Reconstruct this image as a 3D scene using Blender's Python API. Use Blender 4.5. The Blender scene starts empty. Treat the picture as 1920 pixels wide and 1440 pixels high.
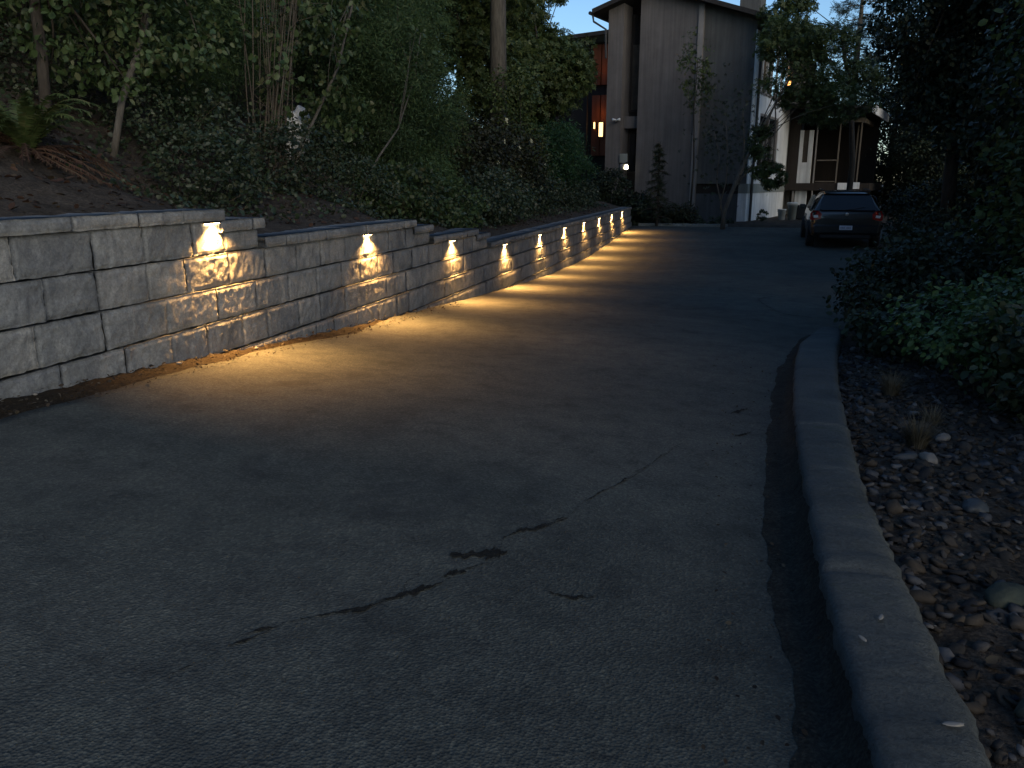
import bpy, math, random
import numpy as np
from mathutils import Vector, Matrix, noise
C = bpy.context.scene.collection
RNG = np.random.default_rng(7)
random.seed(7)
PI = math.pi
rad = math.radians

# ------------------------------------------------------------------ helpers
def tag(o, label=None, cat=None, group=None, kind=None):
    if label: o['label'] = label
    if cat: o['category'] = cat
    if group: o['group'] = group
    if kind: o['kind'] = kind
    return o

def empty(name, loc=(0, 0, 0), rz=0.0, label=None, cat=None, group=None):
    o = bpy.data.objects.new(name, None)
    o.empty_display_size = 0.1
    C.objects.link(o)
    o.location = loc
    o.rotation_euler = (0, 0, rz)
    return tag(o, label, cat, group)

class MB:
    """collects vertices and faces, links them as ONE mesh object"""
    def __init__(s): s.v = []; s.f = []
    def add(s, vs, fs):
        n = len(s.v); s.v.extend([tuple(p) for p in vs]); s.f.extend([tuple(i + n for i in f) for f in fs])
    def box(s, x0, x1, y0, y1, z0, z1, M=None, ch=0.0):
        x0, x1 = min(x0, x1), max(x0, x1); y0, y1 = min(y0, y1), max(y0, y1); z0, z1 = min(z0, z1), max(z0, z1)
        if ch <= 0:
            vs = [(x, y, z) for z in (z0, z1) for x, y in ((x0, y0), (x1, y0), (x1, y1), (x0, y1))]
            fs = [(3, 2, 1, 0), (4, 5, 6, 7), (0, 1, 5, 4), (1, 2, 6, 5), (2, 3, 7, 6), (3, 0, 4, 7)]
        else:
            c = min(ch, (x1-x0)/3, (y1-y0)/3, (z1-z0)/3)
            def ring(z, i):
                a, b, cc, d = x0+i, x1-i, y0+i, y1-i
                return [(a+c, cc, z), (b-c, cc, z), (b, cc+c, z), (b, d-c, z), (b-c, d, z), (a+c, d, z), (a, d-c, z), (a, cc+c, z)]
            vs = ring(z0, c*.7) + ring(z0+c, 0) + ring(z1-c, 0) + ring(z1, c*.7)
            fs = [tuple(range(7, -1, -1)), tuple(range(24, 32))]
            for r in range(3):
                for k in range(8):
                    k2 = (k+1) % 8
                    fs.append((r*8+k, r*8+k2, r*8+8+k2, r*8+8+k))
        if M is not None: vs = [tuple(M @ Vector(p)) for p in vs]
        s.add(vs, fs)
    def tube(s, pts, radii, sides=6, cap=True):
        pts = [Vector(p) for p in pts]; n = len(pts); vs = []; fs = []
        prev = None
        for i, p in enumerate(pts):
            t = (pts[min(i+1, n-1)] - pts[max(i-1, 0)])
            t = t.normalized() if t.length > 1e-9 else Vector((0, 0, 1))
            if prev is None:
                a = Vector((1, 0, 0)) if abs(t.x) < .8 else Vector((0, 1, 0))
                u = t.cross(a).normalized()
            else:
                u = (prev - t*prev.dot(t)).normalized()
            prev = u; w = t.cross(u)
            r = radii[i] if hasattr(radii, '__len__') else radii
            for k in range(sides):
                an = 2*PI*k/sides
                vs.append(p + u*(r*math.cos(an)) + w*(r*math.sin(an)))
        for i in range(n-1):
            for k in range(sides):
                k2 = (k+1) % sides
                fs.append((i*sides+k, i*sides+k2, (i+1)*sides+k2, (i+1)*sides+k))
        if cap:
            fs.append(tuple(range(sides-1, -1, -1))); fs.append(tuple((n-1)*sides+k for k in range(sides)))
        s.add(vs, fs)
    def lathe(s, prof, cx=0, cy=0, cz=0, n=20):
        vs = []; fs = []
        for r, z in prof:
            for k in range(n):
                a = 2*PI*k/n; vs.append((cx+r*math.cos(a), cy+r*math.sin(a), cz+z))
        for i in range(len(prof)-1):
            for k in range(n):
                k2 = (k+1) % n; fs.append((i*n+k, i*n+k2, (i+1)*n+k2, (i+1)*n+k))
        fs.append(tuple(range(n-1, -1, -1))); fs.append(tuple((len(prof)-1)*n+k for k in range(n)))
        s.add(vs, fs)
    def build(s, name, mat, parent=None, smooth=False):
        me = bpy.data.meshes.new(name); me.from_pydata(s.v, [], s.f); me.update()
        if smooth: me.polygons.foreach_set('use_smooth', [True]*len(me.polygons))
        o = bpy.data.objects.new(name, me); C.objects.link(o)
        if mat: me.materials.append(mat)
        if parent: o.parent = parent
        return o

def quads_object(name, V, Q, mat, parent=None, smooth=False):
    me = bpy.data.meshes.new(name)
    V = np.asarray(V, dtype=np.float32).reshape(-1, 3); Q = np.asarray(Q, dtype=np.int32).reshape(-1, 4)
    me.vertices.add(len(V)); me.vertices.foreach_set('co', V.ravel())
    me.loops.add(Q.size); me.loops.foreach_set('vertex_index', Q.ravel())
    me.polygons.add(len(Q)); me.polygons.foreach_set('loop_start', np.arange(0, Q.size, 4, dtype=np.int32))
    me.update(calc_edges=True); me.validate()
    if smooth: me.polygons.foreach_set('use_smooth', np.ones(len(me.polygons), dtype=bool))
    me.materials.append(mat)
    o = bpy.data.objects.new(name, me); C.objects.link(o)
    if parent: o.parent = parent
    return o

# ------------------------------------------------------------------ materials
def new_mat(name):
    m = bpy.data.materials.new(name); m.use_nodes = True
    nt = m.node_tree; b = nt.nodes['Principled BSDF']
    return m, nt, b
def N(nt, t, **kw):
    n = nt.nodes.new(t)
    for k, v in kw.items():
        if k.startswith('i_'): n.inputs[k[2:].replace('_', ' ')].default_value = v
        else: setattr(n, k, v)
    return n
def ramp(nt, src, stops):
    r = nt.nodes.new('ShaderNodeValToRGB')
    el = r.color_ramp.elements
    while len(el) < len(stops): el.new(0.5)
    for e, (p, c) in zip(el, stops):
        e.position = p; e.color = (*c, 1)
    nt.links.new(src, r.inputs[0]); return r.outputs[0]
def mixc(nt, fac, a, b, mode='MIX'):
    m = nt.nodes.new('ShaderNodeMix'); m.data_type = 'RGBA'; m.blend_type = mode
    for sock, val in ((m.inputs[0], fac), (m.inputs[6], a), (m.inputs[7], b)):
        if isinstance(val, bpy.types.NodeSocket): nt.links.new(val, sock)
        elif isinstance(val, (tuple, list)): sock.default_value = (*val, 1) if len(val) == 3 else val
        else: sock.default_value = val
    return m.outputs[2]
def coords(nt):
    return nt.nodes.new('ShaderNodeTexCoord').outputs['Object']
def geo(nt, out='Position'):
    return nt.nodes.new('ShaderNodeNewGeometry').outputs[out]
def noise_t(nt, vec, scale, detail=4, rough=.55, out='Fac', dist=0):
    n = nt.nodes.new('ShaderNodeTexNoise'); n.inputs['Scale'].default_value = scale
    n.inputs['Detail'].default_value = detail; n.inputs['Roughness'].default_value = rough
    n.inputs['Distortion'].default_value = dist
    if vec is not None: nt.links.new(vec, n.inputs['Vector'])
    return n.outputs[out]
def bump(nt, b, h, strength=.5, dist=.01, prev=None):
    n = nt.nodes.new('ShaderNodeBump'); n.inputs['Strength'].default_value = strength
    n.inputs['Distance'].default_value = dist; nt.links.new(h, n.inputs['Height'])
    if prev is not None: nt.links.new(prev, n.inputs['Normal'])
    if b is not None: nt.links.new(n.outputs[0], b.inputs['Normal'])
    return n.outputs[0]

def leaf_mat(name, stops, rough=.5, trans=.25, spec=.35):
    m, nt, b = new_mat(name)
    rnd = geo(nt, 'Random Per Island')
    col = ramp(nt, rnd, stops)
    big = noise_t(nt, geo(nt), .9, 2)
    sh = ramp(nt, big, [(.3, (.62, .62, .62)), (.7, (1.25, 1.25, 1.25))])
    col = mixc(nt, 1.0, col, sh, 'MULTIPLY')
    nt.links.new(col, b.inputs['Base Color'])
    b.inputs['Roughness'].default_value = rough
    b.inputs['Specular IOR Level'].default_value = spec
    t = nt.nodes.new('ShaderNodeBsdfTranslucent'); nt.links.new(col, t.inputs['Color'])
    mx = nt.nodes.new('ShaderNodeMixShader'); mx.inputs[0].default_value = trans
    nt.links.new(b.outputs[0], mx.inputs[1]); nt.links.new(t.outputs[0], mx.inputs[2])
    nt.links.new(mx.outputs[0], nt.nodes['Material Output'].inputs['Surface'])
    return m

def simple_mat(name, col, rough=.7, var=.25, scale=3, metallic=0, bs=0, bscale=60, spec=.4, coat=0):
    m, nt, b = new_mat(name)
    v = coords(nt)
    n = noise_t(nt, v, scale, 5, .6)
    lo = tuple(c*(1-var) for c in col); hi = tuple(min(1, c*(1+var)) for c in col)
    nt.links.new(ramp(nt, n, [(.3, lo), (.7, hi)]), b.inputs['Base Color'])
    b.inputs['Roughness'].default_value = rough; b.inputs['Metallic'].default_value = metallic
    b.inputs['Specular IOR Level'].default_value = spec; b.inputs['Coat Weight'].default_value = coat
    if bs: bump(nt, b, noise_t(nt, v, bscale, 4, .6), bs, .01)
    return m
def emit_mat(name, col, strength):
    m, nt, b = new_mat(name)
    b.inputs['Base Color'].default_value = (*col, 1)
    b.inputs['Emission Color'].default_value = (*col, 1); b.inputs['Emission Strength'].default_value = strength
    return m

def mat_block():
    m, nt, b = new_mat('split_face_concrete')
    p = geo(nt); isl = geo(nt, 'Random Per Island')
    base = ramp(nt, isl, [(0, (.20, .215, .23)), (.35, (.245, .26, .27)), (.7, (.27, .28, .285)), (1, (.31, .318, .315))])
    blot = ramp(nt, noise_t(nt, p, 7, 6, .65), [(.3, (.68, .69, .73)), (.55, (1, 1, 1)), (.75, (1.2, 1.18, 1.14))])
    c = mixc(nt, 1, base, blot, 'MULTIPLY')
    fine = ramp(nt, noise_t(nt, p, 70, 6, .8), [(.3, (.6, .6, .62)), (.7, (1.35, 1.34, 1.3))])
    c = mixc(nt, 1, c, fine, 'MULTIPLY')
    st = ramp(nt, noise_t(nt, p, 2.1, 5, .7, dist=1.5), [(.35, (.66, .68, .70)), (.6, (1.05, 1.05, 1.04))])
    c = mixc(nt, 1, c, st, 'MULTIPLY')
    nt.links.new(c, b.inputs['Base Color']); b.inputs['Roughness'].default_value = .92
    b.inputs['Specular IOR Level'].default_value = .2
    h = bump(nt, None, noise_t(nt, p, 26, 6, .75), .55, .012)
    bump(nt, b, noise_t(nt, p, 170, 4, .7), .5, .004, h)
    return m
def mat_asphalt():
    m, nt, b = new_mat('worn_asphalt')
    p = geo(nt)
    big = ramp(nt, noise_t(nt, p, .55, 5, .6, dist=.4), [(.3, (.056, .062, .056)), (.5, (.075, .081, .072)), (.72, (.105, .107, .092))])
    mid = ramp(nt, noise_t(nt, p, 5, 7, .72), [(.28, (.6, .6, .62)), (.5, (1, 1, 1)), (.75, (1.28, 1.26, 1.2))])
    c = mixc(nt, 1, big, mid, 'MULTIPLY')
    vo = N(nt, 'ShaderNodeTexVoronoi'); vo.inputs['Scale'].default_value = 130; nt.links.new(p, vo.inputs['Vector'])
    agg = ramp(nt, vo.outputs['Color'], [(0, (.62, .62, .62)), (.6, (1.05, 1.05, 1.05)), (.9, (1.7, 1.65, 1.55))])
    c = mixc(nt, .8, c, agg, 'MULTIPLY')
    st = noise_t(nt, p, 1.3, 4, .7, dist=1.2)
    c = mixc(nt, ramp(nt, st, [(.60, (0, 0, 0)), (.72, (.6, .6, .6))]), c, (.03, .031, .033))
    pits = noise_t(nt, p, 7, 6, .8, dist=.6)
    c = mixc(nt, ramp(nt, pits, [(.63, (0, 0, 0)), (.70, (.7, .7, .7))]), c, (.03, .03, .028))
    nt.links.new(c, b.inputs['Base Color']); b.inputs['Roughness'].default_value = .88
    b.inputs['Specular IOR Level'].default_value = .25
    h = bump(nt, None, noise_t(nt, p, 14, 5, .7), .5, .012)
    bump(nt, b, vo.outputs['Distance'], .6, .006, h)
    return m
def mat_soil(name, a, bb, scale=6):
    m, nt, b = new_mat(name)
    p = geo(nt)
    c = ramp(nt, noise_t(nt, p, scale, 8, .75), [(.3, a), (.7, bb)])
    spk = ramp(nt, noise_t(nt, p, scale*14, 3, .6), [(.4, (.6, .6, .6)), (.72, (1.5, 1.45, 1.35))])
    c = mixc(nt, 1, c, spk, 'MULTIPLY')
    nt.links.new(c, b.inputs['Base Color']); b.inputs['Roughness'].default_value = .95
    b.inputs['Specular IOR Level'].default_value = .15
    h = bump(nt, None, noise_t(nt, p, 9, 6, .7), .9, .05)
    bump(nt, b, noise_t(nt, p, 60, 5, .7), .8, .015, h)
    return m
def mat_kerb():
    m, nt, b = new_mat('weathered_kerb_concrete')
    p = geo(nt)
    c = ramp(nt, noise_t(nt, p, 2.2, 6, .65), [(.3, (.056, .066, .068)), (.55, (.094, .106, .106)), (.8, (.14, .148, .135))])
    c = mixc(nt, ramp(nt, noise_t(nt, p, 4.5, 5, .7, dist=1), [(.58, (0, 0, 0)), (.72, (.7, .7, .7))]), c, (.075, .09, .06))
    c = mixc(nt, 1, c, ramp(nt, noise_t(nt, p, 90, 4, .8), [(.3, (.65, .65, .65)), (.7, (1.3, 1.3, 1.3))]), 'MULTIPLY')
    nt.links.new(c, b.inputs['Base Color']); b.inputs['Roughness'].default_value = .9
    b.inputs['Specular IOR Level'].default_value = .25
    h = bump(nt, None, noise_t(nt, p, 12, 6, .75), .8, .02)
    bump(nt, b, noise_t(nt, p, 90, 5, .8), .9, .008, h)
    return m
def mat_rock():
    m, nt, b = new_mat('river_rock')
    oi = N(nt, 'ShaderNodeObjectInfo'); isl = geo(nt, 'Random Per Island')
    ad = N(nt, 'ShaderNodeMath', operation='ADD'); nt.links.new(oi.outputs['Random'], ad.inputs[0]); nt.links.new(isl, ad.inputs[1])
    fr = N(nt, 'ShaderNodeMath', operation='FRACT'); nt.links.new(ad.outputs[0], fr.inputs[0])
    c = ramp(nt, fr.outputs[0], [(0, (.018, .02, .025)), (.3, (.04, .037, .033)), (.6, (.065, .053, .04)), (.93, (.075, .08, .088)), (1, (.17, .16, .15))])
    c = mixc(nt, 1, c, ramp(nt, noise_t(nt, geo(nt), 30, 5, .7), [(.3, (.7, .7, .7)), (.7, (1.2, 1.2, 1.2))]), 'MULTIPLY')
    nt.links.new(c, b.inputs['Base Color']); b.inputs['Roughness'].default_value = .9; b.inputs['Specular IOR Level'].default_value = .2
    bump(nt, b, noise_t(nt, geo(nt), 50, 4, .6), .4, .005)
    return m
def mat_bark(name, a, bb):
    m, nt, b = new_mat(name)
    v = coords(nt)
    mp = N(nt, 'ShaderNodeMapping'); mp.inputs['Scale'].default_value = (14, 14, 2.2); nt.links.new(v, mp.inputs[0])
    n = noise_t(nt, mp.outputs[0], 1.6, 6, .7)
    nt.links.new(ramp(nt, n, [(.3, a), (.7, bb)]), b.inputs['Base Color']); b.inputs['Roughness'].default_value = .9
    bump(nt, b, n, .8, .02)
    return m
def mat_siding(name, col, pitch=.0):
    m, nt, b = new_mat(name)
    v = coords(nt)
    c = ramp(nt, noise_t(nt, v, 1.2, 6, .65), [(.3, tuple(x*.82 for x in col)), (.7, tuple(x*1.12 for x in col))])
    mp = N(nt, 'ShaderNodeMapping'); mp.inputs['Scale'].default_value = (9, 9, .35); nt.links.new(v, mp.inputs[0])
    c = mixc(nt, 1, c, ramp(nt, noise_t(nt, mp.outputs[0], 1, 4, .6), [(.35, (.82, .82, .82)), (.65, (1.1, 1.1, 1.1))]), 'MULTIPLY')
    nt.links.new(c, b.inputs['Base Color']); b.inputs['Roughness'].default_value = .85
    bump(nt, b, noise_t(nt, v, 60, 4, .7), .35, .01)
    return m
def mat_glass(name, col=(.012, .014, .017), rough=.08):
    m, nt, b = new_mat(name)
    b.inputs['Base Color'].default_value = (*col, 1); b.inputs['Roughness'].default_value = rough
    b.inputs['Specular IOR Level'].default_value = .6
    return m

M_block = mat_block(); M_asph = mat_asphalt(); M_kerb = mat_kerb(); M_rock = mat_rock()
M_soil = mat_soil('bank_soil', (.035, .03, .025), (.13, .11, .09), 5)
M_dirt = mat_soil('gutter_dirt', (.022, .023, .021), (.066, .066, .058), 7)
M_strip = mat_soil('dark_wall_base_soil', (.02, .016, .011), (.055, .042, .027), 9)
M_crack = mat_soil('crack_fill', (.014, .015, .014), (.038, .038, .035), 30)
M_core = simple_mat('wall_joint_shadow', (.03, .03, .03), .95)
M_bark = mat_bark('brown_bark', (.02, .016, .012), (.07, .058, .045))
M_barkpale = mat_bark('pale_bark', (.05, .045, .036), (.15, .135, .11))
M_cane = mat_bark('cane_bark', (.05, .042, .03), (.15, .125, .095))
L_hazel = leaf_mat('hazel_leaf', [(0, (.035, .065, .022)), (.4, (.065, .105, .038)), (.8, (.095, .135, .055)), (1, (.16, .165, .085))], .45)
L_dull = leaf_mat('dull_leaf', [(0, (.02, .036, .018)), (.5, (.043, .066, .034)), (.85, (.07, .088, .048)), (1, (.12, .125, .085))], .45, .15)
L_feather = leaf_mat('feathery_leaf', [(0, (.03, .062, .026)), (.5, (.06, .115, .04)), (1, (.11, .155, .06))], .6)
L_dense = leaf_mat('dense_leaf', [(0, (.016, .05, .016)), (.5, (.03, .085, .03)), (1, (.05, .11, .04))], .5)
L_dark = leaf_mat('dark_leaf', [(0, (.014, .024, .014)), (.6, (.03, .048, .024)), (1, (.06, .072, .04))], .5, .15)
L_maple = leaf_mat('maple_leaf', [(0, (.035, .065, .02)), (.5, (.07, .10, .03)), (1, (.12, .15, .05))], .5)
L_bright = leaf_mat('broad_green_leaf', [(0, (.045, .09, .03)), (.5, (.09, .16, .05)), (1, (.15, .21, .08))], .4)
L_fern = leaf_mat('fern_frond', [(0, (.045, .07, .022)), (.6, (.07, .105, .035)), (1, (.11, .12, .05))], .5)
L_dead = leaf_mat('dead_frond', [(0, (.04, .02, .013)), (.6, (.07, .036, .023)), (1, (.09, .065, .04))], .8, .1)
L_dry = leaf_mat('dry_grass_blade', [(0, (.07, .06, .035)), (.6, (.13, .11, .07)), (1, (.2, .17, .12))], .8, .1)
L_litter = leaf_mat('bed_litter', [(0, (.012, .009, .007)), (.6, (.04, .03, .02)), (1, (.085, .075, .055))], .9, .05)
L_red = leaf_mat('reddish_leaf', [(0, (.024, .024, .014)), (.6, (.04, .045, .022)), (1, (.05, .065, .03))], .5, .15)
M_petal = simple_mat('pale_petal', (.5, .5, .34), .6, .2, 20)
M_wallA = mat_siding('grey_brown_stucco', (.145, .134, .128))
M_wallB = mat_siding('dark_green_grey_stucco', (.105, .105, .098))
M_trim = mat_siding('pale_trim_board', (.26, .245, .23))
M_white = mat_siding('off_white_stucco', (.72, .74, .74))
M_band = mat_siding('grey_concrete_band', (.24, .26, .24))
M_found = mat_siding('dark_foundation', (.075, .08, .085))
M_wood = mat_siding('dark_stained_wood', (.026, .02, .016))
M_beam = mat_siding('tan_wood_beam', (.15, .13, .105))
M_cedar = mat_siding('red_cedar_siding', (.22, .07, .03))
M_roof = simple_mat('roof_shingle', (.03, .028, .027), .9, .3, 8, bs=.5, bscale=30)
M_metal = simple_mat('dark_gutter_metal', (.03, .03, .032), .5, .1)
M_pane = mat_glass('dark_window_glass')
M_curtain = simple_mat('curtained_window', (.06, .048, .036), .5, .5, 2)

# ------------------------------------------------------------------ terrain functions (metres; camera at the origin)
_P = [(-12, -.2), (-6, -.55), (0, -.84), (3.04, -.99), (3.8, -1.04), (6.5, -1.254), (10.5, -1.5), (14.1, -1.667), (18.5, -1.756), (25.4, -1.597), (28.4, -1.485), (32, -1.45), (60, -1.35), (400, -1.0)]
_px = [p[0] for p in _P]; _py = [p[1] for p in _P]
def base_z(y):
    return float((np.interp(y-.8, _px, _py) + np.interp(y, _px, _py) + np.interp(y+.8, _px, _py))/3)
def R(x, y):
    c = -.06*min(1, max(0, (14-y)/9))
    return base_z(y) + c*(max(-3.3, min(x, 2))+3.3)
def nz(x, y, s, k=0.0):
    return noise.noise(Vector((x*s, y*s, k)))
CAPB = [-.25-.218*i for i in range(4)]          # underside of the cap on each level
STEP = [4.87, 8.33, 10.57]                      # where the wall top steps down
HALF = [5.32, 8.83, 11.09]
def wall_soil(y):
    a = 0
    z = np.interp(y, [-20, 4.7, 5.6, 8.1, 9.1, 10.3, 11.4, 28.7], [-.20, -.20, -.40, -.42, -.60, -.62, -.84, -.84])
    return float(z)
def sm(a, b, x):
    t = min(1, max(0, (x-a)/(b-a))); return t*t*(3-2*t)
def bank(x, y):
    d = -3.5-x
    z = wall_soil(y) + .22*min(d, 1.1) + .62*max(0, min(d-1.1, 4.5)) + .42*max(0, min(d-5.6, 26))
    z += (.10*nz(x, y, .8) + .05*nz(x, y, 2.3, 5) + .02*nz(x, y, 7, 9))*min(1, d*2)
    w = sm(28.6, 31.5, y)
    return z*(1-w) + (-1.35+.04*min(d, 10))*w
def kerbL(y): return float(np.interp(y, [-6, 1.3, 2.2, 3.0, 3.6, 4.5, 5.66, 6.5, 7.31, 7.89, 8.6, 9.05], [.30, .32, .32, .35, .375, .43, .52, .60, .70, .84, 1.02, 1.2]))
def kerbR(y): return float(np.interp(y, [-6, 1.3, 2.2, 3.0, 3.6, 4.5, 5.66, 6.5, 7.31, 7.89, 8.6, 9.05], [.53, .53, .54, .56, .61, .69, .80, .90, 1.00, 1.10, 1.2, 1.28]))
def road_r(y): return kerbL(y)+.03 if y < 8.9 else float(np.interp(y, [8.9, 10.8, 13, 18, 24, 60], [1.2, 1.8, 3.0, 4.4, 5.4, 6]))
def road_l(y):
    return -3.05 + .07*nz(0, y, .9) + .03*nz(3, y, 3.3) + .018*nz(3, y, 11) - (.16*sm(6.0, 8.5, y)) + .07*(1-sm(2, 5, y))
ROAD_END = 28.9
def ground_z(x, y):
    if x < -3.45: return bank(x, y)
    if y < ROAD_END+1 and x < road_r(y)+.02: return R(x, y)-.045
    z = R(x, y)
    if y < ROAD_END+1:
        z += .05*sm(0, .5, x-road_r(y)) - .03 + .03*nz(x, y, 1.5) + .10*sm(1.5, 5, x-road_r(y))
    else: z += .04*nz(x, y, .8)
    if abs(x) > 20 or y > 60: z += .6*nz(x, y, .02)
    return z

# ------------------------------------------------------------------ ground, road, kerb
def build_ground():
    xs = [-400, -200, -100, -60, -40, -30, -24, -20] + list(np.arange(-17, -8, .5)) + list(np.arange(-8, -3.6, .12)) + [-3.52, -3.47, -3.43, -3.3, -3.1] + list(np.arange(-2.8, 0, .4)) + list(np.arange(.1, 3.5, .09)) + list(np.arange(3.6, 9, .4)) + [10, 12, 15, 20, 30, 45, 70, 120, 200, 400]
    ys = [-120, -60, -30, -15, -10, -6, -4, -2] + list(np.arange(-1, 12, .12)) + list(np.arange(12, 34, .3)) + list(np.arange(34, 50, 1)) + [55, 60, 70, 90, 120, 180, 280, 400]
    V = [(x, y, ground_z(x, y)) for y in ys for x in xs]
    nx = len(xs)
    Q = [(j*nx+i, j*nx+i+1, (j+1)*nx+i+1, (j+1)*nx+i) for j in range(len(ys)-1) for i in range(nx-1)]
    tag(quads_object('ground', V, Q, M_soil, smooth=True), kind='structure')
build_ground()

def build_road():
    ys = list(np.arange(-10, 0, .5)) + list(np.arange(0, ROAD_END+.01, .1)); n = 44; V = []; Q = []
    for y in ys:
        a, b = road_l(y), road_r(y)
        for i in range(n+1):
            t = i/n; x = a+(b-a)*t
            z = R(x, y) + .012*nz(x, y, .9) + .004*nz(x, y, 4, 3)
            if y > ROAD_END-.01: z -= .0
            V.append((x, y, z))
    for j in range(len(ys)-1):
        for i in range(n):
            Q.append((j*(n+1)+i, j*(n+1)+i+1, (j+1)*(n+1)+i+1, (j+1)*(n+1)+i))
    # edge lip on the wall side
    k0 = len(V)
    for j, y in enumerate(ys):
        p = V[j*(n+1)]; V.append((p[0]-.012, p[1], p[2]-.05))
    for j in range(len(ys)-1):
        Q.append((k0+j, j*(n+1), (j+1)*(n+1), k0+j+1))
    tag(quads_object('driveway', V, Q, M_asph, smooth=True), kind='structure')
    # soil strip at the foot of the wall
    ys2 = list(np.arange(0, 28.8, .06)); m = 8; V = []; Q = []
    for y in ys2:
        a, b = -3.38, road_l(y)+.0
        for i in range(m+1):
            x = a+(b-a)*i/m
            V.append((x, y, R(x, y)-.012+.02*nz(x, y, 9)+.012*nz(x, y, 30)+.01*(1-i/m)))
    for j in range(len(ys2)-1):
        for i in range(m): Q.append((j*(m+1)+i, j*(m+1)+i+1, (j+1)*(m+1)+i+1, (j+1)*(m+1)+i))
    tag(quads_object('soil_strip', V, Q, M_strip, smooth=True), kind='structure')
    # dark silt in the gutter beside the kerb
    ys3 = list(np.arange(-4, 8.8, .05)); V = []; Q = []
    for y in ys3:
        b = kerbL(y)+.004; w = .13+.045*nz(1, y, .9)+.02*nz(1, y, 2.7)+.012*nz(1, y, 9)+.012*nz(1, y, 23)
        for i in range(5):
            x = b-w+w*i/4
            V.append((x, y, R(x, y)+.012*nz(x, y, .9)+.004*nz(x, y, 4, 3)+(.002 if i == 0 else .012+.008*nz(x, y, 12)+(.095+.02*nz(x, y, 7) if i == 4 else .028 if i == 3 else 0))))
    for j in range(len(ys3)-1):
        for i in range(4): Q.append((j*5+i, j*5+i+1, (j+1)*5+i+1, (j+1)*5+i))
    tag(quads_object('gutter_silt', V, Q, M_dirt, smooth=True), kind='structure')
build_road()

def road_surf(x, y): return R(x, y) + .012*nz(x, y, .9) + .004*nz(x, y, 4, 3)
def crack(name, pts, widths, seed=0):
    V = []; Q = []; L = []
    for k in range(len(pts)-1):
        (x0, y0), (x1, y1) = pts[k], pts[k+1]
        n = max(2, int(math.hypot(x1-x0, y1-y0)/.006))
        for i in range(n):
            t = i/n; L.append((x0+(x1-x0)*t, y0+(y1-y0)*t, widths[k]+(widths[k+1]-widths[k])*t))
    for i, (x, y, w) in enumerate(L):
        w2 = w*(.35+.9*abs(nz(x, y, 16, seed))*2)*(.8+.4*random.random())
        ox = .012*nz(x, y, 11, seed+2)+.006*nz(x, y, 60, seed); oy = .022*nz(x, y, 13, seed+4)+.014*nz(x, y, 55, seed+1); w2 *= .5+1.3*abs(nz(x, y, 70, seed+6))*2
        for s in (-1, 1):
            px, py = x+ox, y+oy+s*w2
            V.append((px, py, road_surf(px, py)+.004))
    for i in range(len(L)-1): Q.append((2*i, 2*i+2, 2*i+3, 2*i+1))
    tag(quads_object(name, V, Q, M_crack), kind='structure')
crack('asphalt_crack', [(-1.06, 1.45), (-1.04, 1.51), (-.98, 1.58)], [.0, .006, .0], 1)
crack('asphalt_crack', [(-.91, 1.66), (-.85, 1.70), (-.82, 1.77), (-.76, 1.84), (-.71, 1.9)], [.006, .014, .007, .018, .002], 2)
crack('asphalt_crack', [(-.72, 1.93), (-.69, 1.99), (-.66, 2.02)], [.0, .012, .0], 3)
crack('asphalt_crack', [(-.745, 2.105), (-.70, 2.11), (-.65, 2.14), (-.585, 2.185)], [.014, .034, .026, .006], 5)
crack('asphalt_crack', [(-.62, 2.31), (-.60, 2.38), (-.55, 2.42), (-.47, 2.55)], [.004, .022, .018, .004], 7)
crack('asphalt_crack', [(-.44, 2.76), (-.41, 2.85), (-.38, 2.93)], [.0, .012, .0], 8)
crack('asphalt_crack', [(-.36, 2.98), (-.34, 3.05), (-.31, 3.14), (-.22, 3.5), (-.13, 3.8)], [.004, .02, .003, .006, 0], 9)
crack('asphalt_crack', [(.10, 4.7), (.16, 4.85), (.2, 4.9)], [.02, .03, .01], 10)
crack('asphalt_crack', [(.12, 4.1), (.17, 4.18), (.2, 4.25)], [.02, .028, .01], 14)
crack('asphalt_crack', [(-1.12, 1.22), (-1.08, 1.36), (-1.03, 1.5), (-.97, 1.6), (-.90, 1.665), (-.85, 1.70), (-.81, 1.78), (-.75, 1.85), (-.70, 1.93), (-.68, 2.0), (-.64, 2.06), (-.60, 2.15), (-.63, 2.28), (-.60, 2.38), (-.54, 2.43), (-.47, 2.56), (-.45, 2.72), (-.41, 2.85), (-.36, 2.98), (-.33, 3.06), (-.29, 3.2), (-.22, 3.5), (-.14, 3.8)], [.0025, .003, .004, .003, .005, .006, .004, .007, .004, .006, .004, .005, .004, .008, .006, .004, .003, .006, .004, .008, .004, .004, .002], 21)
crack('asphalt_crack', [(-.78, 1.82), (-.80, 1.9), (-.79, 1.96)], [.004, .003, .001], 23)
crack('asphalt_crack', [(-.42, 1.98), (-.34, 1.96), (-.28, 2.0)], [.004, .012, .003], 25)
crack('patch_seam', [(.82, 12.44), (.6, 12.1), (.51, 11.9), (.54, 11.5), (.61, 11.09), (.7, 10.6), (.8, 10.35), (1.1, 10.2), (1.3, 10.2)], [.008, .02, .03, .03, .035, .02, .02, .012, .004], 11)

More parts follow.
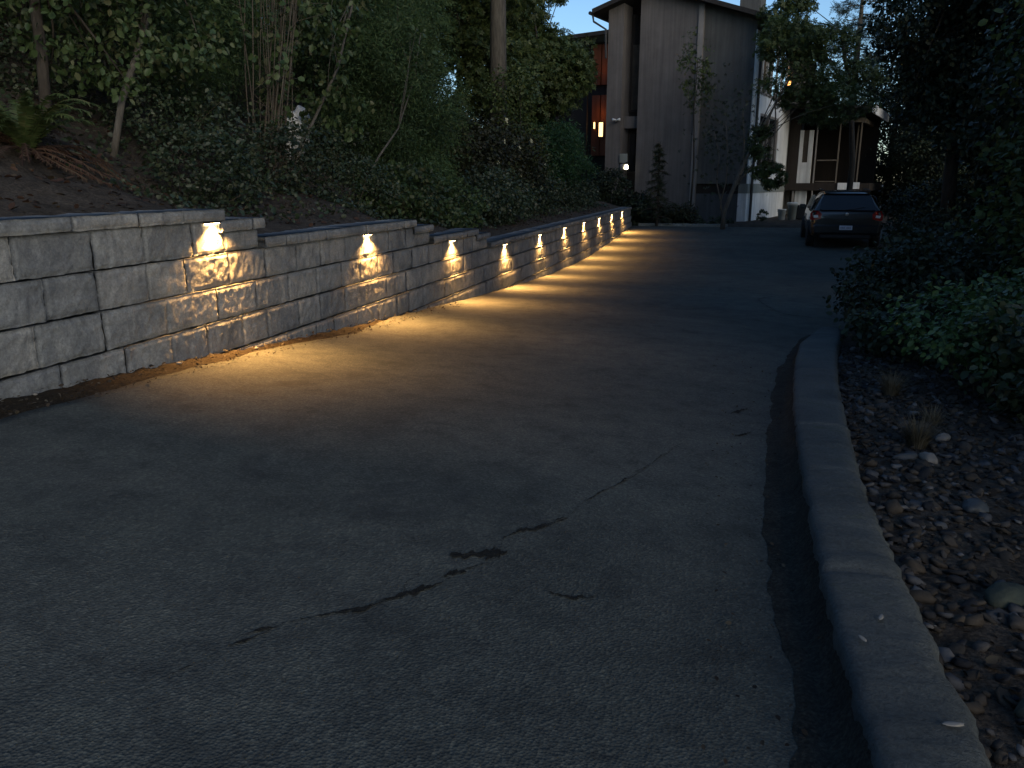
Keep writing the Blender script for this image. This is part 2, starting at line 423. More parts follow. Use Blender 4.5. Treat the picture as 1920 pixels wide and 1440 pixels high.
def build_kerb():
    ys = list(np.arange(-4, 0, .05))+list(np.arange(0, 9.02, .016)); prof = 11; V = []; Q = []
    for y in ys:
        l, r = kerbL(y), kerbR(y); top = R(l, y)+.125
        if y > 8.4: 
            sh = sm(8.4, 9.05, y); top -= .09*sh
        low = R(l, y)-.03; jt = (y+.55) % 1.85
        dip = .016*math.exp(-((jt-.9)/.02)**2)
        rag = .012*nz(3, y, 6)+.008*nz(8, y, 18)
        pts = [(l-.012, low), (l-.006, top-.04), (l-.002, top-.014), (l+.008, top-.003), (l+.03, top), ((l+r)/2-.03, top+.003), ((l+r)/2+.04, top+.002), (r-.05+rag, top), (r-.02+rag, top-.006), (r+rag, top-.03), (r+.01+rag, low)]
        for i, (x, z) in enumerate(pts):
            e = .008*nz(x, y, 10)+.005*nz(x, y, 31)+.004*nz(x, y, 80)
            V.append((x+e*.6, y, z+e*.7-(dip if 0 < i < 10 else 0)))
    for j in range(len(ys)-1):
        for i in range(prof-1): Q.append((j*prof+i, j*prof+i+1, (j+1)*prof+i+1, (j+1)*prof+i))
    n = len(ys)-1
    for i in range(4):
        Q.append((n*prof+i, n*prof+i+1, n*prof+prof-2-i, n*prof+prof-1-i))
    tag(quads_object('kerb', V, Q, M_kerb, smooth=True), kind='structure')
build_kerb()

# ------------------------------------------------------------------ retaining wall
WX = -3.315
SB = .026   # each lower course stands this much farther out
def stone_block(V, Q, x, y0, y1, z0, z1, depth=.16, cell=.022, amp=.011, seed=0.0, rnd=.022, top=True):
    """rough split-faced block, front facing +x at x; grid front that rolls back at its edges, top ledge and ends"""
    ny = max(5, int((y1-y0)/cell)); nzc = max(4, int((z1-z0)/cell))
    k0 = len(V)
    for j in range(nzc+1):
        for i in range(ny+1):
            y = y0+(y1-y0)*i/ny; z = z0+(z1-z0)*j/nzc
            dy = min(y-y0, y1-y); dz = min(z-z0, z1-z)
            rr = rnd*(1+.5*nz(y, z, 9, seed))
            ey = max(0, 1-dy/(rr*.6)); ez = max(0, 1-dz/rr)
            e = min(1, math.hypot(ey, ez))
            dx = amp*.35*nz(y, z, 5, seed)+amp*.4*nz(y, z, 17, seed+3)+amp*.75*nz(y, z, 42, seed+7) - rr*.85*(1-math.sqrt(max(0, 1-e*e)))
            jy = .003*nz(y, z, 30, seed) if 0 < i < ny else .0015*nz(y, z, 25, seed)
            jz = .004*nz(y, z, 14, seed+5) if j in (0, nzc) else 0
            V.append((x+dx, y+jy, z+jz))
    for j in range(nzc):
        for i in range(ny):
            a = k0+j*(ny+1)+i; Q.append((a, a+1, a+ny+2, a+ny+1))
    # returns: top, bottom, both ends
    def rim(idx):
        b0 = len(V)
        for t in idx:
            p = V[t]; V.append((x-depth, p[1], p[2]))
        for m in range(len(idx)-1): Q.append((idx[m], b0+m, b0+m+1, idx[m+1]))
    rim([k0+nzc*(ny+1)+i for i in range(ny+1)])
    rim([k0+i for i in range(ny, -1, -1)])
    rim([k0+j*(ny+1) for j in range(nzc+1)])
    rim([k0+j*(ny+1)+ny for j in range(nzc, -1, -1)])

def build_wall():
    root = empty('retaining_wall', (0, 0, 0), 0, 'long grey split-face block retaining wall stepping down along the driveway', 'wall')
    V = []; Q = []
    rnd = random.Random(3)
    H = .218
    for k in range(8):
        zt = CAPB[0]-H*k; zb = zt-H
        ys = -1.2 if k == 0 else -1.2
        end = [4.87, 8.33, 10.57][k] if k < 3 else 28.7
        y = -1.2+rnd.random()*.3
        while y < end-.02:
            L = rnd.choice([.46, .46, .40, .32, .46, .36, .52])
            y1 = y+L
            if end-y1 < .14: y1 = end
            if base_z((y+y1)/2) < zt+.0 or min(R(-3.3, y), R(-3.3, y1)) < zt:
                gmax = max(R(-3.3, y), R(-3.3, y1))
                if gmax < zt+.05:
                    near = y < 9
                    cell = .016 if y < 7 else (.024 if y < 13 else .04)
                    xf = WX+SB*k+rnd.uniform(-.004, .004)
                    stone_block(V, Q, xf, y+.0015, min(y1, end)-.0015, zb+.0015+rnd.uniform(0, .003), zt-.0015-rnd.uniform(0, .002), .2, cell, .012, rnd.random()*90, .015)
            y = y1
        # half-height filler on the step
        if k < 3:
            stone_block(V, Q, WX+SB*k, STEP[k]+.004, HALF[k]-.02, zb+.004, zt-.075-.003, .22, .016, .01, rnd.random()*90, .022)
    quads_object('block_courses', V, Q, M_block, root, smooth=True)
    # dark core behind the joints
    mb = MB()
    for a, b, zt in ((-1.2, 4.82, CAPB[0]), (4.82, 8.28, CAPB[1]), (8.28, 10.52, CAPB[2]), (10.52, 28.6, CAPB[3])):
        mb.box(-3.52, WX-.06, a, b, -2.3, zt-.012)
    mb.build('wall_core', M_core, root)
    # cap stones, one part per run
    runs = [(-1.2, 4.87, CAPB[0]+.077, .077, 0), (4.80, 5.36, CAPB[0]-.002, .075, 0), (5.3, 8.33, CAPB[1]+.077, .077, 1), (8.27, 8.87, CAPB[1]-.002, .075, 1),
            (8.83, 10.57, CAPB[2]+.077, .077, 2), (10.5, 11.13, CAPB[2]-.002, .075, 2), (11.07, 28.72, CAPB[3]+.077, .077, 3)]
    for (a, b, zt, h, k) in runs:
        V = []; Q = []; y = a
        while y < b-.01:
            L = rnd.choice([.44, .5, .4, .34, .3]); y1 = y+L
            if b-y1 < .16: y1 = b
            cell = .013 if y < 9 else (.022 if y < 14 else .04)
            xf = WX+.034+SB*k+rnd.uniform(-.004, .005)
            tv = rnd.uniform(-.002, .003)
            k0 = len(V)
            stone_block(V, Q, xf, y+.002, min(y1, b)-.002, zt-h+.001, zt+tv, .34, cell, .007, rnd.random()*90, .016)
            y = y1
        quads_object('wall_cap', V, Q, M_block, root, smooth=True)
build_wall()

# ------------------------------------------------------------------ ledge lights
M_fix = simple_mat('bronze_fixture', (.05, .04, .03), .4, .1, metallic=.8)
M_lens = emit_mat('warm_lens', (1.0, .66, .3), 60)
LAMP_POWER = 84.0
LY = [4.74, 7.1, 9.5, 11.9, 14.3, 16.65, 19.0, 21.4, 23.8, 26.2]
ORD = ['nearest of the row, beside the first wall step', 'second of the row from the near end', 'third from the near end, between two steps',
       'fourth from the near end of the row', 'fifth from the near end along the wall', 'sixth from the near end along the wall', 'seventh from the near end along the wall',
       'eighth from the near end along the wall', 'ninth from the near end, next to last', 'farthest, at the far end of the wall']
def build_lights():
    ld = bpy.data.lights.new('ledge_lamp', 'AREA'); ld.shape = 'RECTANGLE'; ld.size = .15; ld.size_y = .012
    ld.energy = LAMP_POWER; ld.color = (1.0, .49, .135); ld.spread = rad(130)
    proto = None
    hb = MB(); hb.box(-.014, .014, -.085, .085, -.004, .008, ch=.003)
    hb.box(-.016, -.006, -.02, .02, -.012, .004)
    lb = MB(); lb.box(-.009, .010, -.075, .075, -.0065, -.0035)
    for i, y in enumerate(LY):
        lvl = 0 if y < 4.87 else 1 if y < 8.33 else 2 if y < 10.57 else 3
        loc = (WX+SB*lvl+.010, y, CAPB[lvl]-.010)
        lab = 'lit warm white under-cap ledge light, ' + ORD[i]
        root = empty('ledge_light', loc, 0, lab, 'light', 'ledge lights under the cap of the wall')
        if proto is None:
            h = hb.build('housing', M_fix, root); l = lb.build('lens', M_lens, root); proto = (h, l)
        else:
            for p in proto:
                c = p.copy(); C.objects.link(c); c.parent = root
        lo = bpy.data.objects.new('lamp', ld); C.objects.link(lo); lo.parent = root
        lo.location = (.004, 0, -.008); lo.rotation_euler = (0, rad(-13), 0)
build_lights()

# ------------------------------------------------------------------ foliage tools
T_BROAD = (np.array([(0, 0, 0), (.30, .28, .07), (.27, .68, .05), (0, 1, -.06), (-.27, .68, .05), (-.30, .28, .07)]), np.array([(0, 1, 2, 3), (0, 3, 4, 5)]))
T_ROUND = (np.array([(0, 0, 0), (.42, .30, .08), (.36, .78, .05), (0, 1, -.05), (-.36, .78, .05), (-.42, .30, .08)]), np.array([(0, 1, 2, 3), (0, 3, 4, 5)]))
T_NEEDLE = (np.array([(0, 0, 0), (.09, .45, .02), (0, 1, 0), (-.09, .45, .02)]), np.array([(0, 1, 2, 3)]))
def _lobed():
    v = []; 
    for i in range(5):
        a = rad(-110+55*i); L = [.62, .85, 1.0, .85, .62][i]
        w = .17
        d = np.array((math.sin(a), math.cos(a), 0)); n = np.array((d[1], -d[0], 0))
        v += [np.array((0, .12, 0.)), d*L*.55+n*w+np.array((0, .12, .03)), d*L+np.array((0, .12, -.05)), d*L*.55-n*w+np.array((0, .12, .03))]
    return np.array(v), np.array([(4*i, 4*i+1, 4*i+2, 4*i+3) for i in range(5)])
T_LOBED = _lobed()
def _spray():
    v = []; f = []
    for i in range(9):
        s = -1 if i % 2 else 1; y0 = .1*i; L = .42*(1-i/11)
        k = len(v)
        v += [(0, y0, 0), (s*L*.55+.02, y0+.12, .03), (s*L, y0+.30, -.02), (s*L*.45-.02, y0+.18, .02)]; f.append((k, k+1, k+2, k+3))
    k = len(v); v += [(-.02, 0, 0), (.02, 0, 0), (.01, 1.1, -.04), (-.01, 1.1, -.04)]; f.append((k, k+1, k+2, k+3))
    return np.array(v), np.array(f)
T_SPRAY = _spray()
def nrm(a): return a/np.maximum(np.linalg.norm(a, axis=1, keepdims=True), 1e-9)
def leaves(P, size, tmpl, up=.5, out=None, ob=.5, droop=.3):
    n = len(P); T, F = tmpl
    nn = RNG.normal(size=(n, 3))*.7; nn[:, 2] += up
    if out is not None: nn += out*ob
    nn = nrm(nn); d = RNG.normal(size=(n, 3)); d[:, 2] -= droop*1.5
    if out is not None: d += out*.6
    d = nrm(d-nn*(np.sum(d*nn, 1, keepdims=True))); b = np.cross(d, nn)
    V = P[:, None, :] + size[:, None, None]*(T[None, :, 0, None]*b[:, None, :]+T[None, :, 1, None]*d[:, None, :]+T[None, :, 2, None]*nn[:, None, :])
    Q = F[None]+(np.arange(n)*len(T))[:, None, None]
    return V.reshape(-1, 3), Q.reshape(-1, 4)
def crown_points(blobs):
    Ps = []; Os = []; centers = []
    for (cx, cy, cz, rx, ry, rz, n, cl) in blobs:
        K = max(5, int(n/cl)); d = nrm(RNG.normal(size=(K, 3))); r = (.35+.65*RNG.random(K)**.5)[:, None]
        c = d*r*np.array((rx, ry, rz)); cr = .30*(rx*ry*rz)**(1/3)*(.5+RNG.random(K))
        w = cr**2; w /= w.sum(); idx = RNG.choice(K, n, p=w)
        off = nrm(RNG.normal(size=(n, 3)))*((RNG.random(n)**.45)*cr[idx])[:, None]*np.array((1, 1, .7))
        p = c[idx]+off
        Ps.append(p+np.array((cx, cy, cz))); Os.append(nrm(p/np.array((rx, ry, rz))*.6+off/cr[idx][:, None]*.4+1e-6))
        centers += [tuple(c[i]+np.array((cx, cy, cz))) for i in range(min(K, 14))]
    return np.vstack(Ps), np.vstack(Os), centers
def bez(a, b, bend, n=6, seed=None):
    a = np.array(a, float); b = np.array(b, float); m = (a+b)/2+np.array(bend)
    return [tuple((1-t)**2*a+2*t*(1-t)*m+t*t*b) for t in np.linspace(0, 1, n)]
def plant(name, label, cat, base, blobs, mat, size, tmpl=T_BROAD, up=.5, droop=.3, stem_mat=None, stem_r=.02, nstem=7, group=None, trunk=None, fork=None, crown_name='foliage', stem_name='stems', ob=.5):
    """base: world point at the foot; blobs are relative to it: (cx,cy,cz,rx,ry,rz,count,leaves per clump)"""
    root = empty(name, base, 0, label, cat, group)
    P, O, cen = crown_points(blobs)
    s = size*(.6+.8*RNG.random(len(P)))
    V, Q = leaves(P, s, tmpl, up, O, ob, droop)
    quads_object(crown_name, V, Q, mat, root)
    mb = MB(); rr = random.Random(int(abs(base[0]*100+base[1]*10)))
    start = (0, 0, -.12)
    if trunk:
        pts, rad_ = trunk; mb.tube(pts, rad_, 9)
        starts = pts[max(1, len(pts)//2):]
    else: starts = [start]
    rr.shuffle(cen)
    for c in cen[:nstem]:
        a = rr.choice(starts); L = math.dist(a, c)
        r0 = stem_r*(.6+.6*rr.random())
        pts = bez(a if trunk else (a[0]+rr.uniform(-.06, .06), a[1]+rr.uniform(-.06, .06), a[2]), c, (rr.uniform(-.15, .15)*L, rr.uniform(-.15, .15)*L, .12*L), 7)
        mb.tube(pts, [r0*(1-.12*i) for i in range(7)], 5)
    if mb.v: mb.build(stem_name, stem_mat or M_bark, root, smooth=True)
    return root
def copy_tree(o, loc, rz, sc, label):
    c = o.copy(); C.objects.link(c); c.location = loc; c.rotation_euler = (0, 0, rz); c.scale = sc; c['label'] = label
    for ch in list(o.children):
        d = ch.copy(); C.objects.link(d); d.parent = c
    return c
def bz(x, y): return bank(x, y)

# ------------------------------------------------------------------ left bank planting
# sword fern with dead fronds
def fern(base):
    root = empty('sword_fern', base, 0, 'big green sword fern with red-brown dead fronds at far left on the bank', 'fern')
    for nm, cnt, mat, zz in (('green_fronds', 46, L_fern, 1), ('dead_fronds', 34, L_dead, 0)):
        VV = []; QQ = []; off = 0; mb = MB()
        for k in range(cnt):
            a = 2*PI*k/cnt*1.0+RNG.normal()*.2; L = (.48+.25*RNG.random())
            if zz: h = .42+.3*RNG.random(); e = .55+.35*RNG.random()
            else: h = .12+.12*RNG.random(); e = .95; L *= 1.15
            pts = []
            for t in np.linspace(0, 1, 14):
                rr = L*e*(t**1.2); z = h*L*math.sin(t*PI*.62) if zz else bank(base[0]+rr*math.cos(a), base[1]+rr*math.sin(a))-base[2]+.03+h*.5*math.sin(t*PI*.8)
                pts.append(np.array((rr*math.cos(a), rr*math.sin(a), z)))
            mb.tube(pts, [.004]*14, 3)
            for i in range(1, 14):
                for sub in (0, .33, .66):
                    t = (i-1+sub)/13; p = pts[i-1]*(1-sub)+pts[i]*sub; d = nrm((pts[i]-pts[i-1])[None])[0]
                    sd = np.cross(d, (0, 0, 1)); sd /= max(1e-6, np.linalg.norm(sd)); w = .05*math.sin(PI*min(1, .12+t*.88))**.7*(1 if zz else .6)
                    for s in (-1, 1):
                        tip = p+sd*s*w+d*.02+np.array((0, 0, -.012+RNG.normal()*.008)); n0 = d*.009
                        k0 = len(VV); VV += [p-n0, p+n0, tip+n0*.3, tip-n0*.3]; QQ.append((k0, k0+1, k0+2, k0+3))
        o = quads_object(nm, VV, QQ, mat, root)
        mb.build('frond_stalks', mat, o)
fern((-4.95, 4.95, bz(-4.95, 4.95)-.05))

plant('hazel_shrub', 'leafy broad-leaved shrub with yellow-green leaves above the fern at upper left', 'shrub', (-5.5, 6.0, bz(-5.5, 6.0)),
      [(.15, .35, 1.35, .6, .85, .75, 2600, 34), (.2, .3, .75, .55, .7, .4, 800, 24), (.1, .1, 2.2, .9, 1.0, .5, 1500, 30)], L_hazel, .062, T_BROAD, .3, .6, M_bark, .02, 12,
      trunk=([(0, -.25, -.1), (.02, -.22, .6), (.0, -.2, 1.3), (.0, -.15, 2.4)], [.05, .045, .04, .03]))
plant('leaning_tree', 'slim leaning tree with a pale trunk slanting right at upper left', 'tree', (-5.2, 6.1, bz(-5.2, 6.1)),
      [(-.2, 1.7, 2.6, .9, .9, .6, 1500, 28), (-.1, 1.1, 1.2, .5, .9, .6, 1500, 30)], L_hazel, .06, T_BROAD, .3, .6, M_barkpale, .014, 9,
      trunk=([(0, 0, -.1), (.05, .15, .45), (.02, .55, 1.05), (0, .95, 1.75), (0, 1.4, 2.7)], [.032, .03, .027, .024, .016]), crown_name='crown', stem_name='trunk')
plant('feathery_shrub', 'soft mid-green feathery shrub between the leaning trunk and the bare canes', 'shrub', (-6.2, 8.8, bz(-6.2, 8.8)),
      [(0, 0, .9, .8, 1.0, .8, 22000, 200), (-.2, -.3, 1.9, .9, 1.1, .8, 14000, 200)], L_feather, .05, T_NEEDLE, .3, .3, M_bark, .012, 8)
# bare canes
def canes(base, n, h, lean, label, spread=.35):
    root = empty('cane_thicket', base, 0, label, 'shrub')
    rr = random.Random(int(base[1]*10)); mb = MB(); P = []
    for k in range(n):
        a0 = (rr.uniform(-.15, .15), rr.uniform(-spread, spread)*.6, -.1); H = h*rr.uniform(.7, 1.1)
        b0 = (a0[0]+rr.uniform(-.4, .3), a0[1]*1.6+lean*H+rr.uniform(-.35, .35), H)
        pts = bez(a0, b0, (rr.uniform(-.1, .1), rr.uniform(-.18, .18), 0), 9)
        r = rr.uniform(.004, .010); mb.tube(pts, [r*(1-.06*i) for i in range(9)], 5)
        for t in range(2, 9):
            if rr.random() < .5:
                p = pts[t]; q = (p[0]+rr.uniform(-.2, .25), p[1]+rr.uniform(-.25, .25), p[2]+rr.uniform(.02, .2))
                mb.tube([p, q], [.004, .002], 4); P += [q, ((p[0]+q[0])/2, (p[1]+q[1])/2, (p[2]+q[2])/2-.03)]
    mb.build('canes', M_cane, root, smooth=True)
    P = np.array(P); P = np.repeat(P, 2, axis=0)+RNG.normal(size=(len(P)*2, 3))*.05
    V, Q = leaves(P, .05+.04*RNG.random(len(P)), T_ROUND, .3, None, 0, .6); quads_object('leaves', V, Q, L_hazel, root)
canes((-5.0, 8.3, bz(-5.0, 8.3)), 30, 3.0, .17, 'thicket of tall thin bare canes rising behind the wall left of the pale rock')
canes((-6.3, 7.6, bz(-6.3, 7.6)), 9, 2.8, .05, 'sparse group of thin dark canes farther back left of the tall cane thicket')
plant('arching_sapling', 'sapling with long slanting branches and drooping light leaves above the pale rock', 'tree', (-5.3, 9.0, bz(-5.3, 9.0)),
      [(.3, .9, 2.0, .5, .8, .55, 900, 16), (.1, 1.7, 2.7, .6, .9, .5, 900, 16), (.25, 1.1, .9, .4, .6, .45, 500, 14)], L_hazel, .075, T_BROAD, .2, .8, M_barkpale, .012, 8,
      trunk=([(0, 0, -.1), (.2, .6, .7), (.3, 1.15, 1.4), (.3, 1.7, 2.3), (.2, 2.1, 3.2)], [.022, .02, .017, .014, .008]), crown_name='crown', stem_name='trunk')
plant('arching_sapling', 'bare forked sapling slanting right across the feathery cedar', 'tree', (-4.9, 10.2, bz(-4.9, 10.2)),
      [(.1, 1.9, 2.2, .4, .7, .4, 90, 10)], L_hazel, .08, T_ROUND, .2, .7, M_barkpale, .009, 6,
      trunk=([(0, 0, -.1), (.1, .7, .55), (.15, 1.3, .95), (.1, 2.1, 1.7), (.1, 2.5, 2.5)], [.018, .016, .013, .01, .006]), crown_name='crown', stem_name='trunk')
for (x, y, k, lab) in [(-7.0, 7.0, 0, 'leafy hazel filling the gap behind the leaning trunk'), (-6.9, 10.6, 1, 'feathery shrub behind the bare canes'), (-6.7, 12.9, 0, 'leafy hazel up the bank left of the cedar shrub'), (-7.9, 9.2, 0, 'leafy hazel high on the bank behind the feathery shrub'), (-6.9, 5.0, 1, 'dark feathery shrub behind the fern')]:
    if k: plant('feathery_shrub', lab, 'shrub', (x, y, bz(x, y)), [(0, 0, .9, .9, 1.1, .8, 16000, 200), (0, 0, 2.1, .8, 1.0, .8, 12000, 200)], L_feather, .06, T_NEEDLE, .3, .3, M_bark, .012, 8)
    else: plant('hazel_shrub', lab, 'shrub', (x, y, bz(x, y)), [(0, 0, .8, .9, 1.1, .8, 3200, 40), (0, 0, 2.2, 1.0, 1.2, .9, 3600, 40)], L_hazel, .065, T_BROAD, .3, .5, M_bark, .014, 12)
# undergrowth on the bank
UG = [(-4.6, 6.6, .55, 'low dull grey-green bramble bush at the bare soil right of the fern'), (-4.7, 7.9, .6, 'low bramble bush at the foot of the tall bare canes'),
      (-5.4, 7.2, .7, 'dull bramble bush up the bank left of the bare canes'), (-4.5, 9.3, .55, 'low bramble bush directly below the pale rock'),
      (-5.4, 10.4, .6, 'bramble bush on the bank right of the pale rock'), (-4.4, 10.9, .5, 'low bramble bush at the second step of the wall'),
      (-6.2, 6.4, .8, 'dark bramble bush high on the bank behind the leaning trunk')]
for i, (x, y, r, lab) in enumerate(UG):
    plant('bramble_bush', lab, 'bush', (x, y, bz(x, y)), [(0, 0, .32, r*.95, r*1.15, .42, 2600, 34)], L_dull, .042, T_BROAD, .7, .1, M_cane, .005, 10, 'bramble bushes on the bank')
plant('cedar_shrub', 'big feathery green cedar shrub spilling over the wall at its second step', 'shrub', (-5.5, 12.6, bz(-5.5, 12.6)),
      [(.2, 0, 1.2, .95, 1.5, 1.2, 60000, 260), (.5, -.2, .1, .8, 1.1, .6, 22000, 240), (-.2, .2, 2.6, 1.0, 1.6, 1.0, 34000, 260)], L_feather, .065, T_NEEDLE, .2, .5, M_bark, .02, 14)
plant('cedar_tree', 'tall dark feathery cedar behind the cedar shrub, left of the thick trunk', 'tree', (-7.6, 16.5, bz(-7.6, 16.5)),
      [(0, 0, 1.5, 1.7, 2.0, 1.4, 6000, 60), (.3, -.5, 3.6, 1.8, 2.2, 1.8, 8000, 60), (.2, 0, 6.0, 1.6, 2.0, 1.8, 5000, 60)], L_feather, .20, T_SPRAY, .2, .7, M_bark, .04, 14,
      trunk=([(0, 0, -.2), (0, .1, 3), (.1, 0, 8)], [.22, .18, .06]), crown_name='crown', stem_name='trunk')
plant('salal_bush', 'leafy dull green bush leaning over the wall top beside the third light', 'bush', (-4.3, 11.9, bz(-4.3, 11.9)),
      [(.1, 0, .3, .5, .9, .42, 2600, 26)], L_hazel, .062, T_BROAD, .6, .2, M_cane, .006, 9)
plant('salal_bush', 'broad grey-green bush over the wall between the fourth and fifth lights', 'bush', (-4.4, 14.6, bz(-4.4, 14.6)),
      [(.1, 0, .4, .65, 1.5, .5, 6500, 30)], L_dull, .06, T_BROAD, .6, .2, M_cane, .006, 10)
plant('salal_bush', 'low grey-green bush over the wall near the seventh light', 'bush', (-4.4, 18.4, bz(-4.4, 18.4)),
      [(0, 0, .35, .6, 1.9, .5, 6500, 30)], L_dull, .06, T_BROAD, .6, .2, M_cane, .006, 10)
plant('salal_bush', 'small dull bush near the far end of the wall', 'bush', (-4.5, 24.2, bz(-4.5, 24.2)),
      [(0, 0, .25, .6, 2.4, .4, 5200, 30)], L_dull, .06, T_BROAD, .6, .2, M_cane, .006, 10)
for (x, y, lab) in [(-4.25, 10.3, 'small leafy bush nodding over the wall between the second and third steps'), (-5.6, 15.0, 'tall grey-green bush up the bank behind the fourth light'), (-5.2, 20.2, 'tall grey-green bush below the thick trunk')]:
    plant('salal_bush', lab, 'bush', (x, y, bz(x, y)), [(0, 0, .35, .5, .8, .4, 2600, 28)] if x > -4.5 else [(0, 0, .8, .9, 1.3, .8, 6000, 36)], L_hazel, .06, T_BROAD, .6, .2, M_cane, .006, 9)
# rose bush with pale blooms
rb = plant('rose_bush', 'dark rose bush dotted with pale yellow blooms above the wall', 'bush', (-5.0, 16.6, bz(-5.0, 16.6)),
      [(.1, 0, .9, .9, 1.7, .85, 8200, 40), (.2, 1.5, .7, .7, 1.2, .7, 4200, 40)], L_red, .065, T_BROAD, .5, .2, M_bark, .01, 12)
fm = MB()
for k, (dx, dy, dz) in enumerate([(.7, -1.3, .75), (.85, -.2, 1.05), (.75, .3, .55), (.8, 1.2, .95), (.85, .8, 1.25), (.7, 1.9, 1.3), (.8, -.8, .35), (.85, 2.2, .8), (.6, -.3, 1.6), (.85, 1.5, .4), (.8, .1, .2), (.75, -1.0, 1.15)]):
    blm = MB(); rr = random.Random(k)
    for q in range(7):
        a = 2*PI*q/7; s = .045*rr.uniform(.8, 1.2)
        c0 = (0, 0, 0); p1 = (.4*s, s*math.cos(a-.4), s*math.sin(a-.4)); p2 = (.2*s, 1.3*s*math.cos(a), 1.3*s*math.sin(a)); p3 = (.4*s, s*math.cos(a+.4), s*math.sin(a+.4))
        blm.add([c0, p1, p2, p3], [(0, 1, 2, 3)])
    o = blm.build('rose_bloom', M_petal, rb); o.location = (dx, dy, dz); o.rotation_euler = (rr.uniform(-.5, .5), rr.uniform(-.6, .2), rr.uniform(-.8, .2))
plant('evergreen_shrub', 'dense deep-green rounded shrub before the house end of the bank', 'shrub', (-5.0, 22.6, bz(-5.0, 22.6)),
      [(0, 0, 1.0, 1.0, 2.0, 1.0, 16000, 160), (.2, 2.0, .9, .9, 1.4, .8, 7000, 160)], L_dense, .11, T_NEEDLE, .4, .2, M_bark, .02, 10)
# thick-trunked fir
def fir(name, label, base, h, r, crown_from, n, spread, mat, group=None, size=.3):
    root = empty(name, base, 0, label, 'tree', group); mb = MB()
    mb.tube([(0, 0, -.3), (.02, 0, h*.3), (0, .03, h*.6), (0, 0, h)], [r*1.15, r*.85, r*.55, .03], 10)
    P = []; O = []
    nb = 34
    for k in range(nb):
        t = k/(nb-1); z = crown_from+(h-crown_from)*t; L = spread*(1-t*.85)*(.75+.5*RNG.random()); a = k*2.4+RNG.normal()*.3
        tip = np.array((L*math.cos(a), L*math.sin(a), -.22*L)); mb.tube([(0, 0, z), (tip[0]*.5, tip[1]*.5, z+tip[2]*.25), (tip[0], tip[1], z+tip[2])], [.035*(1-t)+.012, .02, .006], 4)
        m = int(n/nb); u = RNG.random(m)**.6; w = (1-u)*.25+.12
        p = tip[None]*u[:, None]+RNG.normal(size=(m, 3))*(w*L*.55)[:, None]*np.array((1, 1, .28)); p[:, 2] += z-.06*L
        P.append(p); O.append(np.tile(nrm(tip[None]), (m, 1)))
    P = np.vstack(P); O = np.vstack(O)
    V, Q = leaves(P, size*(.6+.8*RNG.random(len(P))), T_SPRAY, .5, O, .2, .5)
    quads_object('crown', V, Q, mat, root); mb.build('trunk', M_barkpale if r > .18 else M_bark, root, smooth=True)
    return root
fir('fir_tree', 'tall fir with a thick bare grey-brown trunk rising from the bank', (-5.3, 18.9, bz(-5.3, 18.9)), 16, .2, 6.5, 5200, 3.2, L_dark)
plant('maple_tree', 'olive-green broad-leaved tree left of the house with sky showing through its top', 'tree', (-6.3, 27.0, bz(-6.3, 27.0)),
      [(.3, 0, 3.0, 1.5, 1.7, 1.2, 8500, 60), (-.6, -.5, 1.8, 1.4, 1.7, 1.0, 6000, 60), (-1.2, 0, 4.6, 1.5, 1.6, 1.1, 5500, 60), (.1, .2, 5.7, .9, 1.3, .5, 900, 30)], L_maple, .13, T_LOBED, .5, .4, M_bark, .03, 16,
      trunk=([(0, 0, -.2), (.05, 0, 1.2), (-.2, 0, 2.8), (-.2, 0, 5.2)], [.15, .12, .09, .03]), crown_name='crown', stem_name='trunk')
plant('vine_maple', 'thin leafy sapling half covering the base of the thick trunk', 'tree', (-4.6, 17.9, bz(-4.6, 17.9)),
      [(0, .1, 1.3, .6, .9, .7, 2600, 26), (-.2, .4, 2.5, .6, .9, .6, 1500, 20)], L_maple, .075, T_BROAD, .5, .4, M_bark, .012, 10)
plant('vine_maple', 'mid-green leafy tree filling the gap right of the thick trunk', 'tree', (-7.2, 21.5, bz(-7.2, 21.5)),
      [(.9, .0, 1.6, 1.2, 1.7, 1.2, 7000, 60), (.3, .5, 3.8, 1.6, 2.0, 1.5, 7000, 60)], L_maple, .12, T_LOBED, .5, .4, M_bark, .02, 12,
      trunk=([(0, 0, -.2), (.1, 0, 1.5), (.0, 0, 4)], [.08, .06, .02]), crown_name='crown', stem_name='trunk')
# woodland behind the bank
W = [(-9.2, 4.6, 'far left behind the fern'), (-8.9, 8.2, 'behind the leaning trunk'), (-9.6, 12.2, 'behind the bare canes'), (-10.6, 16.5, 'behind the cedar shrub'), (-10.8, 21.5, 'left of the thick trunk'),
     (-11.2, 27.0, 'behind the thick trunk'), (-14.0, 33.0, 'beside the dark wing of the house'), (-12.5, 7.0, 'deep behind the fern'), (-13.5, 13.5, 'deep behind the canes'), (-14.5, 20.0, 'deep behind the cedars'), (-8.0, 1.5, 'at the left edge near the camera')]
first = None
for i, (x, y, where) in enumerate(W):
    lab = 'dark woodland conifer ' + where
    if first is None:
        first = plant('woodland_conifer', lab, 'tree', (x, y, bz(x, y)-.2),
            [(0, 0, .9, 1.6, 1.7, 1.1, 4200, 50), (0, 0, 2.6, 1.8, 1.9, 1.4, 5200, 50), (0, 0, 4.8, 1.6, 1.7, 1.6, 4200, 50), (0, 0, 7.2, 1.2, 1.2, 1.8, 2600, 50)], L_dark, .24, T_SPRAY, .3, .6, M_bark, .04, 12,
            trunk=([(0, 0, -.3), (0, .05, 4), (0, 0, 9)], [.2, .14, .04]), crown_name='crown', stem_name='trunk', group='dark conifers behind the bank')
    else:
        s = random.uniform(.9, 1.25); copy_tree(first, (x, y, bz(x, y)-.2), random.uniform(0, 6.28), (s, s, s*random.uniform(.95, 1.2)), lab)

